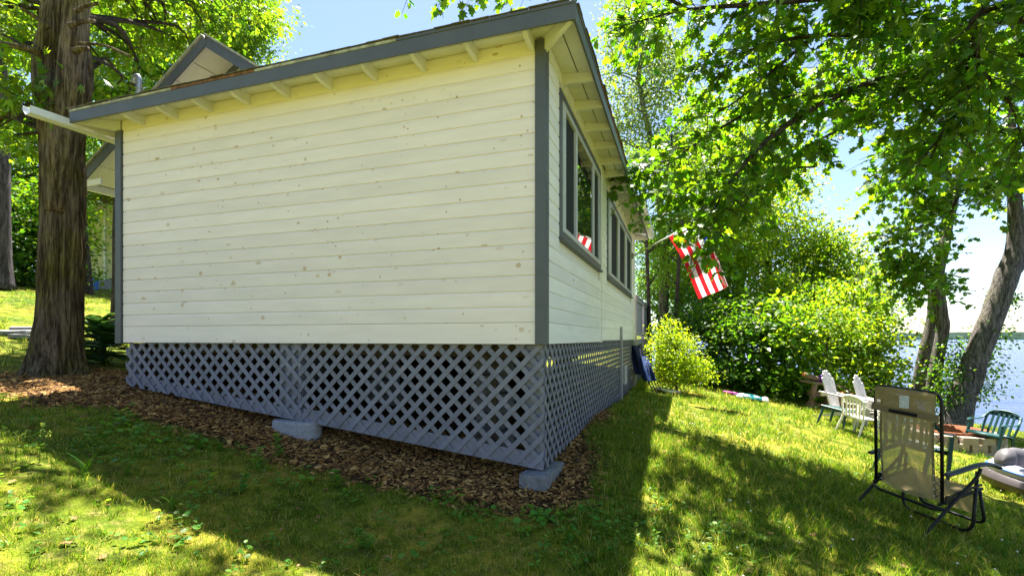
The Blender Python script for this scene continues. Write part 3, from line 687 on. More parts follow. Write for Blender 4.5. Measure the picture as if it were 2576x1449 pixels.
# deck beyond the lake wall
dk = thing('deck', H(-1, 10.6, -1.1), 'raised grey deck with boarded railing beyond the cottage', 'deck')
MB().box(-2.5, 0.02, HY1 + 0.08, 13.2, -0.14, -0.02).build('deck_floor', deck_grey, dk, MH)
rl = MB().box(-0.07, 0.05, HY1 + 0.1, 13.3, 0.98, 1.02, c=0.004).build('railing', deck_grey, dk, MH)
for k in range(3):
    yy = HY1 + 0.12 + k * 2.55; q = H(0, yy)
    MB().box(-0.05, 0.04, yy, yy + 0.09, G(q.x, q.y) - 0.1, 0.978).build('post', deck_grey, rl, MH)
yy = HY1 + 0.24
while yy < 13.1:
    if not any(abs(yy + .06 - (HY1 + .165 + k * 2.55)) < .12 for k in range(3)):
        MB().box(-0.025, -0.003, yy, yy + 0.125, 0.16, 0.94).build('railing_board', deck_grey, rl, MH)
    yy += 0.131
MB().box(-0.05, 0.03, HY1 + 0.22, 13.2, 0.90, 0.978).box(-0.05, 0.03, HY1 + 0.22, 13.2, 0.06, 0.15).build('rail', deck_grey, rl, MH)
pS3 = [(8.2, zg(8.2) - .03), (13.2, zg(13.2) - .03), (13.2, -0.03), (8.2, -0.03)]
lat5 = MB().box(8.2, 13.2, 0.004, 0.02, -0.15, -0.03).build('lattice_panel', lattice_grey, dk, LL)
lattice(lat5, pS3, LL, -1, step=0.2, wd=0.055)

# blocks under the skirt
def rough_block(mb, cx_, cy_, cz, lx, ly, lz, M, seed, n=7):
    V0 = len(mb.V); rr = random.Random(seed)
    def sidept(a, b, c):
        p = Vector((cx_ + (a - .5) * lx, cy_ + (b - .5) * ly, cz + (c - .5) * lz))
        e = mnoise.noise_vector(p * 14 + Vector((seed, 0, 0))) * 0.006
        # pull corners in slightly
        q = Vector(((a - .5) * 2, (b - .5) * 2, (c - .5) * 2)); k = sum(abs(v) > 0.99 for v in q)
        s = 1 - 0.018 * (k - 1) * (1 if k > 1 else 0)
        p = Vector((cx_ + (p.x - cx_) * s, cy_ + (p.y - cy_) * s, cz + (p.z - cz) * (s - (0.03 if k > 1 else 0)))) + e
        return M @ p if M else p
    for ax, sv in ((0, 0), (0, 1), (1, 0), (1, 1), (2, 0), (2, 1)):
        def fn(u, v):
            k = [0, 0, 0]; k[ax] = sv; k[(ax + 1) % 3] = u if sv else v; k[(ax + 2) % 3] = v if sv else u; return sidept(*k)
        mb.grid(fn, n, n)
    return mb
pcb = H(0.02 - 0.11, -0.098 + 0.28, 0)
cb = rough_block(MB(), -0.085, 0.17, -1.152, 0.23, 0.54, 0.125, MH @ Matrix.Rotation(R(-3), 4, 'Z'), 3).build('stone_block', blockmat)
tag(cb, 'grey stone block under the near corner of the lattice skirt', 'block')
pm = MB()
def stadium(k, n_=14):
    hx_, r_ = .125, .135; out = []
    for c_, a0 in ((hx_, -math.pi / 2), (-hx_, math.pi / 2)):
        out += [(c_ * 1.0 + r_ * k * math.cos(a0 + math.pi * i / n_), r_ * k * math.sin(a0 + math.pi * i / n_)) for i in range(n_ + 1)]
    return out
rings = [(1.03, -1.00), (1.0, -.96), (.985, -.83), (.955, -.808), (.90, -.800)]
V = [H(-2.545 + x, .075 + y, z + .0) for k, z in rings for x, y in stadium(k)]; n_ = len(stadium(1))
pm.add(V, [[j * n_ + i, j * n_ + (i + 1) % n_, (j + 1) * n_ + (i + 1) % n_, (j + 1) * n_ + i] for j in range(len(rings) - 1) for i in range(n_)] + [[(len(rings) - 1) * n_ + i for i in range(n_)]])
tag(pm.build('concrete_footing', concrete), 'rounded pale concrete footing under the middle of the lattice skirt', 'footing')

# ------------------------------------------------------------------ vegetation helpers
def gz_np(x, y):
    """height of the ground sheet as built (bilinear)"""
    x = np.asarray(x, float); y = np.asarray(y, float)
    i = np.clip(np.searchsorted(gx, x) - 1, 0, nu - 2); j = np.clip(np.searchsorted(gy, y) - 1, 0, nv - 2)
    fx = (x - gx[i]) / (gx[i + 1] - gx[i]); fy = (y - gy[j]) / (gy[j + 1] - gy[j])
    return (GZ[j, i] * (1 - fx) + GZ[j, i + 1] * fx) * (1 - fy) + (GZ[j + 1, i] * (1 - fx) + GZ[j + 1, i + 1] * fx) * fy
def gz(x, y): return float(gz_np(np.array([x]), np.array([y]))[0])
def fan(outline, zfun):
    V = [(0.42, 0, zfun(0.42, 0))] + [(x, y, zfun(x, y)) for x, y in outline]; n_ = len(outline)
    return np.array(V), np.array([[0, 1 + k, 1 + (k + 1) % n_] for k in range(n_)])
half = [(0.0, 0.0), (0.10, 0.10), (0.02, 0.34), (0.25, 0.24), (0.34, 0.50), (0.50, 0.22), (0.74, 0.34), (0.78, 0.12)]
T_OAK = fan(half + [(1.0, 0.0)] + [(x, -y) for x, y in half[:0:-1]], lambda x, y: 0.10 * abs(y) - 0.18 * (x - 0.4) ** 2)
T_LOBE = fan([(0, 0), (0.05, 0.36), (0.38, 0.24), (0.62, 0.42), (0.74, 0.15), (1, 0), (0.74, -0.15), (0.62, -0.42), (0.38, -0.24), (0.05, -0.36)], lambda x, y: 0.12 * abs(y) - 0.15 * (x - 0.4) ** 2)
T_RH = (np.array([(0, 0, 0), (0.45, 0.30, 0.05), (1, 0, -0.08), (0.45, -0.30, 0.05)]), np.array([[0, 2, 1], [0, 3, 2]]))
T_SPRAY = (np.array([(0, 0, 0), (0.35, 0.20, 0.0), (0.95, 0.26, -0.12), (0.5, 0.03, -0.03), (1.15, -0.02, -0.2), (0.5, -0.05, -0.03), (0.9, -0.28, -0.12), (0.35, -0.2, 0)]),
           np.array([[0, 3, 1], [1, 3, 2], [0, 5, 3], [3, 5, 4], [0, 7, 5], [5, 7, 6]]))
def unit(a): return a / np.maximum(np.linalg.norm(a, axis=-1, keepdims=True), 1e-9)
def leaf_arrays(pos, d, nr, size, T):
    d = unit(d); s = unit(np.cross(nr, d)); nr = np.cross(d, s); TV, TF = T; N = len(pos)
    V = pos[:, None] + size[:, None, None] * (TV[None, :, 0:1] * d[:, None] + TV[None, :, 1:2] * s[:, None] + TV[None, :, 2:3] * nr[:, None])
    Fc = TF[None] + (np.arange(N) * len(TV))[:, None, None]
    return V.reshape(-1, 3), Fc.reshape(-1, TF.shape[1])
def leaf_frame(d, nr):
    d = unit(d); s = unit(np.cross(nr, d)); return d, s, np.cross(d, s)
def leaf_mesh(name, pos, d, nr, size, T, mat):
    V, Fc = leaf_arrays(pos, d, nr, size, T); return mesh_np(name, V, Fc, mat)
def cloud(rng, blobs, per, crad, size, flat=0.55, shell=0.5, up=0.9, droop=0.2):
    """leaf clumps through ellipsoid volumes. blobs: (centre, (rx,ry,rz), clumps). Returns leaf arrays and clump centres"""
    Pp, Dd, Nn, Ss, Cc = [], [], [], [], []
    for c, r, k in blobs:
        v = unit(rng.normal(size=(k, 3))); rad = rng.random(k) ** (1 / 3.0) * (1 - shell) + shell * rng.random(k) ** 0.35
        cc = np.array(c) + v * rad[:, None] * np.array(r); Cc.append(cc)
        cr = crad * rng.uniform(0.6, 1.4, k); m = np.repeat(np.arange(k), (per * rng.uniform(0.5, 1.5, k)).astype(int))
        g = rng.normal(size=(len(m), 3)) * np.array([1, 1, flat]) * cr[m][:, None] * 0.6
        Pp.append(cc[m] + g); Dd.append(unit(g) * 0.8 + rng.normal(size=g.shape) * 0.6 + np.array([0, 0, -droop])); 
        Nn.append(np.array([0, 0, up]) + rng.normal(size=g.shape) * 0.55); Ss.append(size * rng.uniform(0.6, 1.3, len(m)))
    return np.concatenate(Pp), np.concatenate(Dd), np.concatenate(Nn), np.concatenate(Ss), np.concatenate(Cc)
def limbs_to(mb, rng, path, radii, targets, r_end=0.008, n=5, rmax=None, frac=(0.35, 1.0)):
    path = [Vector(p) for p in path]
    for t in targets:
        t = Vector(t); best = None
        # leave the trunk a little below the clump
        cand = [i for i in range(len(path)) if i >= frac[0] * (len(path) - 1)]
        i = min(cand, key=lambda k: (path[k] - t).length + 1.2 * max(0, path[k].z - t.z + 0.25 * (path[k] - t).length))
        a = path[i]; L = (t - a).length
        r0 = min(radii[i] * 0.6, 0.012 + 0.016 * L) if rmax is None else min(rmax, radii[i] * 0.6, 0.012 + 0.016 * L)
        m1 = a.lerp(t, 0.4) + Vector((rng.normal() * .08 * L, rng.normal() * .08 * L, .10 * L)); m2 = a.lerp(t, 0.75) + Vector((rng.normal() * .06 * L, rng.normal() * .06 * L, .07 * L))
        mb.tube(smooth_path([a, m1, m2, t], 3), list(np.linspace(r0, r_end, 10)), n)
    return mb
def trunk_mesh(mb, path, radii, n=14, flare=0.0, rough=0.06, zs=0.8):
    pts = smooth_path(path, 6); k = len(pts); rr = np.interp(np.linspace(0, 1, k), np.linspace(0, 1, len(radii)), radii)
    base = len(mb.V); mb.tube(pts, list(rr), n)
    for i in range(base, len(mb.V)):
        v = mb.V[i]; j = min((i - base) // n, k - 1); c = pts[j]
        e = mnoise.noise((v.x * 5, v.y * 5, v.z * zs)) * rough + mnoise.noise((v.x * 14, v.y * 14, v.z * zs * 1.5)) * rough * 0.5
        if flare and j < k * 0.2: 
            a = math.atan2(v.y - c.y, v.x - c.x); e += flare * (1 - j / (k * 0.2)) ** 2 * (0.6 + 0.4 * math.sin(a * 4 + 1))
        mb.V[i] = v + (v - c) * (e * 2)
    return pts, list(rr)
def tree(name, label, base, path, radii, blobs, per, crad, lsize, lmat, bmat, T=T_RH, group=None, seed=1, n_limb=40, flat=0.55, shell=0.5, frac=(0.3, 1.0), rmax=None, cat='tree', up=0.9):
    rng = np.random.default_rng(seed)
    t = thing(name, base, label, cat, group)
    mb = MB(); pts, rr = trunk_mesh(mb, path, radii, flare=0.25)
    pos, d, nr, ss, cc = cloud(rng, blobs, per, crad, lsize, flat, shell, up)
    sel = cc[rng.permutation(len(cc))[:n_limb]]
    limbs_to(mb, rng, pts, rr, sel, frac=frac, rmax=rmax)
    mb.build('trunk', bmat, t, None, True)
    o = obj('crown', leaf_mesh('crown', pos, d, nr, ss, T, lmat), t); o['kind'] = 'stuff'
    return t

# ------------------------------------------------------------------ trees, right and centre background
def gp(u, d): x = (u - CX) / F * d; return Vector((x, d, gz(x, d)))
def blob(u, v, d, ru, rv, k, rd=None):
    s = d / F; return (tuple(P(u, v, d)), (ru * s, rd or (ru + rv) / 2 * s, rv * s), k)
GW = 'trees of the wood beyond the lawn'
b = gp(1662, 19)
tree('poplar_tree', 'tall airy pale green poplar rising behind the cottage eave', b, [b, b + Vector((.1, 0, 4)), P(1650, 420, 19), P(1615, 250, 19.2), P(1600, 100, 19.4), P(1600, -60, 19.5)], [.17, .15, .12, .09, .05, .02],
     [blob(1600, 180, 19.3, 105, 130, 50), blob(1590, 360, 19, 85, 110, 34), blob(1690, 200, 19.5, 70, 90, 20), blob(1600, 20, 19.5, 90, 110, 26), blob(1700, 420, 19.5, 80, 100, 24)], 105, .55, .125, lf_pale, bark_grey, group=GW, seed=11, n_limb=46, flat=0.8)
for k, (u, d, top, lean) in enumerate(((1636, 15.5, 380, -14), (1672, 17, 330, 18), (1694, 15, 400, 26))):
    b = gp(u, d); tree('slender_tree', ['slender dark stemmed sapling closest to the deck railing', 'middle one of three slender saplings beyond the deck', 'slender leaning sapling behind the lime green bush, under the flag pole'][k], b, [b, P(u + lean * .4, 720, d), P(u + lean * 0.8, 560, d), P(u + lean, top, d)], [.065, .055, .045, .02],
         [blob(u + lean, top + 60, d + .5, 60, 90, 22), blob(u + 10, 640, d + 1.2, 70, 120, 26)], 80, .5, .085, lf_mid, bark_dark, group=GW, seed=20 + k, n_limb=14)
specs = [
 ('broadleaf_tree', 'dense broadleaf tree directly behind the hanging flag', 1790, 17.5, [(1790, 420, 130, 130, 70), (1760, 620, 120, 120, 60), (1860, 560, 120, 140, 60)], lf_sun, 31),
 ('broadleaf_tree', 'broadleaf tree right of the flag with deep shaded lower branches', 1935, 19.5, [(1920, 520, 120, 140, 66), (1960, 680, 120, 120, 60), (1880, 720, 100, 110, 44)], lf_sun, 32),
 ('broadleaf_tree', 'bright tree sloping down to the lake side of the wood', 2085, 18.5, [(2080, 680, 80, 110, 60), (2060, 600, 40, 55, 18), (2110, 770, 105, 90, 56), (2020, 760, 95, 100, 46)], lf_sun, 33),
 ('broadleaf_tree', 'greyish tree with trailing twigs at the lake edge of the wood', 2170, 21, [(2150, 720, 55, 70, 26), (2180, 770, 60, 60, 24)], lf_pale, 34),
 ('broadleaf_tree', 'shaded tree between the sapling stems and the flag', 1705, 21, [(1700, 640, 90, 120, 50), (1740, 760, 110, 100, 50), (1650, 700, 60, 110, 34)], lf_dark, 35),
 ('broadleaf_tree', 'tall tree filling the gap above the flag pole', 1860, 23, [(1830, 330, 130, 110, 55), (1930, 400, 110, 110, 45)], lf_mid, 36),
]
for nm, lb, u, d, bl, lm, sd_ in specs:
    b = gp(u, d); tv = min(v for (_, v, _, _, _) in bl)
    tree(nm, lb, b, [b, P(u + 6, 760, d), P(u - 8, (760 + tv) / 2, d), P(u, tv, d)], [.2, .15, .10, .03], [blob(a, v, d, ru, rv, int(k * 1.05)) for (a, v, ru, rv, k) in bl], 95, .62, .135, lm, bark_dark, group=GW, seed=sd_, n_limb=34)
for k, (u, d, top, w_, lb) in enumerate(((1822, 16.4, 660, 62, 'young tree rising directly right of the flag'), (1945, 15.8, 690, 66, 'young tree rising above the turtle float'), (2052, 15.6, 710, 60, 'young tree rising above the timber planter'), (2140, 16.5, 760, 55, 'young tree rising behind the right slat back chair'))):
    b = gp(u, d); tree('young_tree', lb, b, [b, P(u + 4, 850, d), P(u - 6, 760, d), P(u, top, d)], [.06, .05, .04, .015], [blob(u, top + 50, d, w_ * .7, 60, 22), blob(u - 25, top + 120, d - .3, w_, 50, 20), blob(u + 30, top + 175, d - .5, w_, 45, 20)], 70, .5, .13, lf_sun if k % 2 else lf_mid, bark_dark, group=GW, seed=140 + k, n_limb=22, flat=.3)
# shrubs of the thicket edge
SH = 'shrubs along the edge of the lawn'
shr = [
 ('shrub', 'dark leafy shrub just right of the lime green bush', 1810, 13.6, 70, 95, 870, 34, lf_dark, 41), ('shrub', 'deep green shrub behind the turtle shaped float', 1890, 13.8, 80, 100, 870, 38, lf_dark, 42),
 ('shrub', 'leafy green shrub left of the wooden planter', 1975, 13.2, 75, 95, 875, 36, lf_mid, 43), ('shrub', 'broad bright shrub behind the two slat back chairs', 2080, 13.0, 85, 90, 860, 34, lf_sun, 44),
 ('shrub', 'tall sunlit shrub right above the slat back chairs', 2150, 14.5, 75, 95, 830, 34, lf_sun, 45), ('shrub', 'sunlit shrub between the planter and the twin trunks', 2205, 13.5, 50, 50, 930, 20, lf_sun, 46),
 ('shrub', 'shrub at the back of the wood beside the lake', 2010, 16.5, 90, 90, 800, 36, lf_mid, 48),
 ('shrub', 'shaded undergrowth shrub below the saplings', 1740, 15.0, 80, 90, 850, 30, lf_dark, 49)]
for nm, lb, u, d, ru, rv, v, k, lm, sd_ in shr:
    b = gp(u, d); s = d / F
    tree(nm, lb, b, [b, b.lerp(P(u, v, d), .5), P(u, v, d)], [.04, .03, .015], [blob(u, v, d, ru, rv, k), blob(u - 25, v - 75, d + .5, ru * .55, 60, int(k * .45)), blob(u + 40, v - 40, d + .3, ru * .5, 60, int(k * .4)), ((b.x, b.y - .1, b.z + .42), (ru * .95 * s, .7, .45), int(k * .9))], 74 - 13 * (sd_ % 4), .40 + .05 * (sd_ % 3), .09 + .028 * (sd_ % 4), lm, bark_dark, group=SH, seed=sd_, flat=.32, n_limb=16, cat='shrub', frac=(0, 1))
b = gp(1702, 11.4)
tree('lime_bush', 'bright yellow green bush at the end of the deck', b, [b, b + Vector((0, 0, .5)), P(1700, 880, 11.4)], [.03, .025, .012],
     [blob(1695, 885, 11.4, 58, 62, 40), blob(1700, 940, 11.2, 62, 42, 30), blob(1750, 930, 11.3, 34, 34, 14), blob(1672, 840, 11.5, 34, 34, 12)], 95, .22, .055, lf_lime, bark_dark, seed=50, n_limb=24, cat='shrub', frac=(0, 1))

# ------------------------------------------------------------------ left background trees
LB = 'trees behind the cottage on the left'
lsp = [
 ('broadleaf_tree', 'sunlit broadleaf tree filling the sky left of the cedar', -60, 17, [(20, 150, 170, 180, 60), (-60, 420, 150, 150, 50), (90, 420, 130, 150, 50)], lf_mid, 61),
 ('broadleaf_tree', 'bright tree behind the vent pipe on the cottage roof', 330, 19, [(300, 60, 140, 150, 70), (330, 200, 120, 100, 46), (250, 300, 130, 110, 50), (420, -20, 130, 110, 50)], lf_mid, 62),
 ('broadleaf_tree', 'sunny lobed tree whose edge meets the open sky above the gable', 560, 20, [(540, 30, 110, 110, 54), (610, 100, 75, 75, 30), (470, 150, 110, 120, 50), (640, 20, 50, 70, 20), (560, 170, 90, 80, 30)], lf_mid, 63),
 ('broadleaf_tree', 'shadowed tree behind the neighbouring yellow house', 210, 27, [(180, 420, 130, 130, 50), (250, 480, 110, 90, 34), (60, 560, 150, 130, 50)], lf_dark, 64),
 ('broadleaf_tree', 'low spreading tree in front of the yellow house', 215, 14.5, [(162, 590, 18, 80, 14), (176, 690, 14, 20, 5), (140, 520, 40, 60, 14)], lf_mid, 65),
 ('broadleaf_tree', 'leafy understorey tree between the two big trunks', 60, 14, [(60, 640, 60, 110, 40), (20, 560, 90, 90, 40)], lf_dark, 66)]
for nm, lb, u, d, bl, lm, sd_ in lsp:
    b = gp(u, d); tv = min(v for (_, v, _, _, _) in bl)
    tree(nm, lb, b, [b, P(u + 6, HV - 0.35 * (HV - tv), d), P(u, HV - .7 * (HV - tv), d), P(u - 4, tv, d)], [.17, .13, .09, .03], [blob(a, v, d, ru, rv, int(k * 1.35)) for (a, v, ru, rv, k) in bl], 110, .6, .125, lm, bark_dark, group=LB, seed=sd_, n_limb=40, T=T_RH)
b = gp(2, 12.2)
tree('grey_trunk_tree', 'thick grey trunked tree at the far left edge', b, [b, P(0, 600, 12.2), P(0, 430, 12.2), P(-6, 200, 12.3), P(-12, -60, 12.4)], [.23, .20, .19, .18, .15],
     [blob(-60, 60, 12.4, 140, 120, 30), blob(60, 20, 12.8, 120, 110, 30)], 80, .5, .11, lf_mid, bark_purple, group=LB, seed=70, n_limb=20, frac=(.6, 1))

# ------------------------------------------------------------------ the big cedar beside the cottage
cb_ = gp(141, 6.45); cb_.z = gz(cb_.x, cb_.y)
ced = thing('cedar_tree', cb_, 'massive old cedar with furrowed trunk beside the left end of the cottage', 'tree')
nz_, na = 190, 150
def ced_fn(u, v):
    z = cb_.z - 0.15 + v * 6.4; h = z - cb_.z; a = 2 * math.pi * u
    cx_ = cb_.x + 0.012 * h + 0.03 * math.sin(h * 1.1); cy_ = cb_.y + 0.02 * h
    r = 0.222 - 0.002 * h + 0.15 * math.exp(-max(h, -.1) * 3.6) * (0.75 + 0.35 * math.sin(a * 5 + 1.2) + 0.2 * math.sin(a * 3)) + 0.045 * math.exp(-((h - 3.9) / 0.5) ** 2) * (1 + math.sin(a * 2 + 1))
    lobe = -0.055 * math.exp(-((math.sin((a + 1.08) / 2)) / 0.09) ** 2) * (0.5 + 0.5 * min(1, h / 2.5))       # deep seam between the two stems
    tw = a + 0.18 * h * 0.25
    e = 0.055 * (0.22 - abs(mnoise.noise((math.cos(tw) * 5, math.sin(tw) * 5, h * 0.5)))) + 0.040 * (0.22 - abs(mnoise.noise((math.cos(tw) * 12, math.sin(tw) * 12, h * 0.8)))) + 0.012 * mnoise.noise((math.cos(tw) * 38, math.sin(tw) * 38, h * 1.6))
    e += 0.03 * mnoise.noise((math.cos(a) * 2.2, math.sin(a) * 2.2, h * 1.6)) * min(1, h / 3)
    r = r + lobe + e
    return (cx_ + r * math.cos(a), cy_ + r * math.sin(a), z)
MB().grid(ced_fn, na, nz_, True).build('trunk', bark_cedar, ced, None, True)
rng = np.random.default_rng(80)
# second leader and stubs of broken limbs
mb = MB(); trunk_mesh(mb, [Vector((cb_.x + .08, cb_.y - .08, 1.6)), Vector((cb_.x + .17, cb_.y - .10, 2.7)), Vector((cb_.x + .27, cb_.y - .06, 3.6)), Vector((cb_.x + .33, cb_.y, 5.5))], [.13, .15, .15, .12], 20, rough=.05); mb.build('second_stem', bark_cedar, ced, None, True)
for (u, v, d, du, dv, L, r) in ((175, 66, 6.1, 1, .1, .34, .035), (190, 30, 6.1, 1, .25, .3, .03), (185, 130, 6.1, 1, .1, .2, .04), (100, 130, 6.2, -1, .02, .9, .042), (120, 70, 6.2, -.7, .5, .4, .03), (80, 260, 6.3, -.6, -.5, .9, .022), (200, 110, 6.3, .8, -.25, .9, .02)):
    a = P(u, v, d); e = a + Vector((du * L, -.12 * L, dv * L)); mid = a.lerp(e, .5) + Vector((0, 0, .06 * L))
    MB().tube(smooth_path([a, mid, e], 4), list(np.linspace(r, r * .6, 9)), 8).build('branch_stub', bark_cedar, ced, None, True)
# limbs with sprays: some in view around the trunk top, more above the frame
cl = [blob(40, 60, 7.2, 120, 100, 16), blob(20, 330, 7.6, 70, 70, 8), blob(60, 240, 6.2, 60, 50, 5), blob(330, -20, 8.6, 170, 80, 26), blob(460, 60, 9.4, 110, 70, 16), blob(600, -20, 10, 90, 60, 12), blob(280, 150, 8.4, 70, 70, 9),
      ((-4.4, 7.0, 7.6), (2.8, 1.6, 1.0), 15), ((-6.8, 6.8, 9.5), (2.0, 2.5, 2.5), 26), ((-1.6, 6.6, 8.2), (1.2, .9, .8), 5)]
pos, d, nr, ss, cc = cloud(rng, cl, 60, .42, .15, .35, .3, 1.0, .35)
mb = MB(); tp = [Vector((cb_.x + .02 * k, cb_.y + .02 * k, 1.0 + .8 * k)) for k in range(13)]
limbs_to(mb, rng, tp, [.22 - .012 * k for k in range(13)], cc[rng.permutation(len(cc))[:120]], rmax=.05, frac=(.1, 1)); mb.build('limbs', bark_dark, ced, None, True)
o = obj('crown', leaf_mesh('crown', pos, d, nr, ss, T_SPRAY, lf_cedar), ced); o['kind'] = 'stuff'
MB().tube([tuple(tp[0] + Vector((0, 0, 4.3))), tuple(tp[-1])], [.2, .1], 14).build('upper_trunk', bark_cedar, ced, None, True)

# ------------------------------------------------------------------ twiggy trees near the camera and by the lake
def twigs(rng, limbs, per_m, tlen, nleaf, lsize, hang=0.35, rr=0.006):
    mb = MB(); Pp, Dd, Nn, Ss = [], [], [], []
    for path, r0, r1, t0 in limbs:
        pts = smooth_path(path, 6); mb.tube(pts, list(np.linspace(r0, r1, len(pts))), 7)
        seg = [(pts[i + 1] - pts[i]).length for i in range(len(pts) - 1)]; L = sum(seg); cum = np.cumsum([0] + seg)
        for k in range(int(L * per_m)):
            s = L * (t0 + (1 - t0) * rng.random()); i = min(int(np.searchsorted(cum, s)) - 1, len(seg) - 1); i = max(i, 0)
            a = pts[i].lerp(pts[i + 1], (s - cum[i]) / seg[i]); ax = (pts[i + 1] - pts[i]).normalized()
            dr = Vector(rng.normal(size=3)); dr = (dr - ax * dr.dot(ax)); dr.z *= 0.55; dr = (dr.normalized() + ax * rng.uniform(0.2, 1.0)).normalized()
            tl = tlen * rng.uniform(0.5, 1.3); e = a + dr * tl + Vector((0, 0, -hang * tl * rng.uniform(.3, 1.2))); m = a.lerp(e, .5) + Vector((0, 0, .10 * tl))
            tp_ = smooth_path([a, m, e], 3); mb.tube(tp_, list(np.linspace(rr, rr * .35, len(tp_))), 4, cap=False)
            for q in range(int(nleaf * rng.uniform(.6, 1.4))):
                f = rng.random() ** .7; j = min(int(f * (len(tp_) - 1)), len(tp_) - 2); p = tp_[j].lerp(tp_[j + 1], f * (len(tp_) - 1) - j)
                off = rng.normal(size=3); off[2] *= .5
                Pp.append(np.array(p) + unit(off) * .03); Dd.append(unit(off) + np.array(dr) * .6 + np.array([0, 0, -.45])); Nn.append(np.array([0, 0, .9]) + rng.normal(size=3) * .5); Ss.append(lsize * rng.uniform(.6, 1.25))
    return mb, np.array(Pp), np.array(Dd), np.array(Nn), np.array(Ss)
# near oak: trunk stands outside the frame on the right, limbs reach in overhead
ob = Vector((9.6, 4.6, 0)); ob.z = gz(ob.x, ob.y)
oak = thing('oak_tree', ob, 'overhanging oak branches with large lobed leaves across the upper right', 'tree')
fork = ob + Vector((-.5, .2, 4.2)); crown0 = ob + Vector((-.8, .6, 6.0))
mb = MB(); trunk_mesh(mb, [ob - Vector((0, 0, .2)), ob + Vector((-.2, .1, 2)), fork, crown0, ob + Vector((-1, .8, 9.5))], [.34, .29, .26, .2, .08], 16, flare=.3); mb.build('trunk', bark_grey, oak, None, True)
rng = np.random.default_rng(91)
def Q(*a): return [P(*p) for p in a]
limbs = [
 ([fork] + Q((2560, 130, 7), (2350, 170, 6.6), (2130, 230, 6.2), (1960, 330, 5.9), (1850, 440, 5.7), (1790, 540, 5.6)), .07, .010, .25),
 ([crown0] + Q((2500, -60, 6.2), (2200, -20, 5.5), (1930, 10, 5.6), (1730, 25, 6.0), (1590, 60, 6.3)), .06, .008, .25),
 ([fork] + Q((2570, 330, 7.4), (2400, 340, 7.2), (2290, 380, 7.2), (2230, 400, 7.2)), .06, .008, .25),
 ([crown0] + Q((2530, 10, 5.2), (2460, 170, 5.5), (2390, 300, 5.9), (2330, 420, 6.2)), .045, .008, .35),
 (Q((2130, 230, 6.2), (1960, 250, 6.3), (1800, 330, 6.4), (1700, 400, 6.9), (1640, 440, 7.2)), .028, .006, .1),
 (Q((1730, 25, 6.0), (1500, -95, 5.6), (1300, -95, 5.4), (1150, -90, 5.4), (1040, -85, 5.4)), .022, .005, .3),
 ([crown0] + Q((2450, 60, 6.4), (2250, 90, 6.2), (2050, 90, 5.9), (1880, 130, 5.7), (1800, 210, 5.7)), .05, .007, .25),
 (Q((1850, 440, 5.7), (1820, 530, 6.0), (1790, 560, 6.2), (1800, 600, 6.6)), .010, .004, .1),
 (Q((1700, 400, 6.9), (1620, 420, 7.3), (1575, 450, 7.6)), .010, .004, .5),
 (Q((2050, 420, 6.5), (1940, 430, 6.6), (1820, 480, 6.8), (1700, 500, 7.0), (1640, 470, 7.0)), .016, .004, .1),
 (Q((2400, 340, 7.2), (2300, 260, 7.4), (2180, 200, 7.6), (2050, 170, 7.6)), .03, .006, .1),
 (Q((2460, 170, 5.5), (2540, 260, 5.6), (2580, 380, 5.8)), .02, .006, .1),
 (Q((2050, 90, 5.9), (1930, 190, 6.0), (1830, 270, 6.2), (1750, 300, 6.4)), .02, .005, .1),
 (Q((2350, 170, 6.6), (2200, 280, 6.6), (2050, 360, 6.5), (1960, 440, 6.4)), .035, .006, .1),
 ([crown0, Vector((6.5, 5.8, 6.2)), Vector((4.5, 6.2, 6.6)), Vector((2.8, 6.0, 6.8))], .07, .01, .2),
 ([crown0, Vector((7, 4.2, 5.6)), Vector((5, 3.6, 5.8)), Vector((3, 3.4, 6.0)), Vector((1.8, 3.9, 6.2))], .07, .01, .2),
 ([crown0, Vector((6, 6.3, 5.4)), Vector((4, 6.1, 5.1)), Vector((2.4, 5.8, 4.9)), Vector((1.4, 5.6, 4.9))], .06, .01, .3),
 ([crown0, Vector((7.4, 6.6, 6.4)), Vector((5.8, 7.6, 6.6))], .06, .01, .2),
]
mb, pos, d, nr, ss = twigs(rng, limbs, 24, .60, 9.5, .120)
mb.build('branches', bark_dark, oak, None, True)
# the 300 leaves that show largest are pieces of their own, the rest is one mass
uu = CX + pos[:, 0] / pos[:, 1] * F; vv = HV - pos[:, 2] / pos[:, 1] * F
vis = (uu > 0) & (uu < 2576) & (vv > 0) & (vv < 1449)
score = np.where(vis, ss / pos[:, 1], 0); big = np.argsort(-score)[:300]; rest = np.setdiff1d(np.arange(len(pos)), big)
crown = obj('crown', leaf_mesh('crown', pos[rest], d[rest], nr[rest], ss[rest], T_OAK, lf_oak), oak); crown['kind'] = 'stuff'
lm_ = mesh_data('leaf', T_OAK[0], T_OAK[1].tolist(), lf_oak)
D3, S3, N3 = leaf_frame(d, nr)
for k in big:
    a = float(ss[k]); Mx = Matrix(((D3[k][0] * a, S3[k][0] * a, N3[k][0] * a, pos[k][0]), (D3[k][1] * a, S3[k][1] * a, N3[k][1] * a, pos[k][1]), (D3[k][2] * a, S3[k][2] * a, N3[k][2] * a, pos[k][2]), (0, 0, 0, 1)))
    o = bpy.data.objects.new('leaf', lm_); COL.objects.link(o); o.parent = crown; o.matrix_parent_inverse = WM[crown.name].inverted(); o.matrix_basis = Mx
NOAK = len(pos)

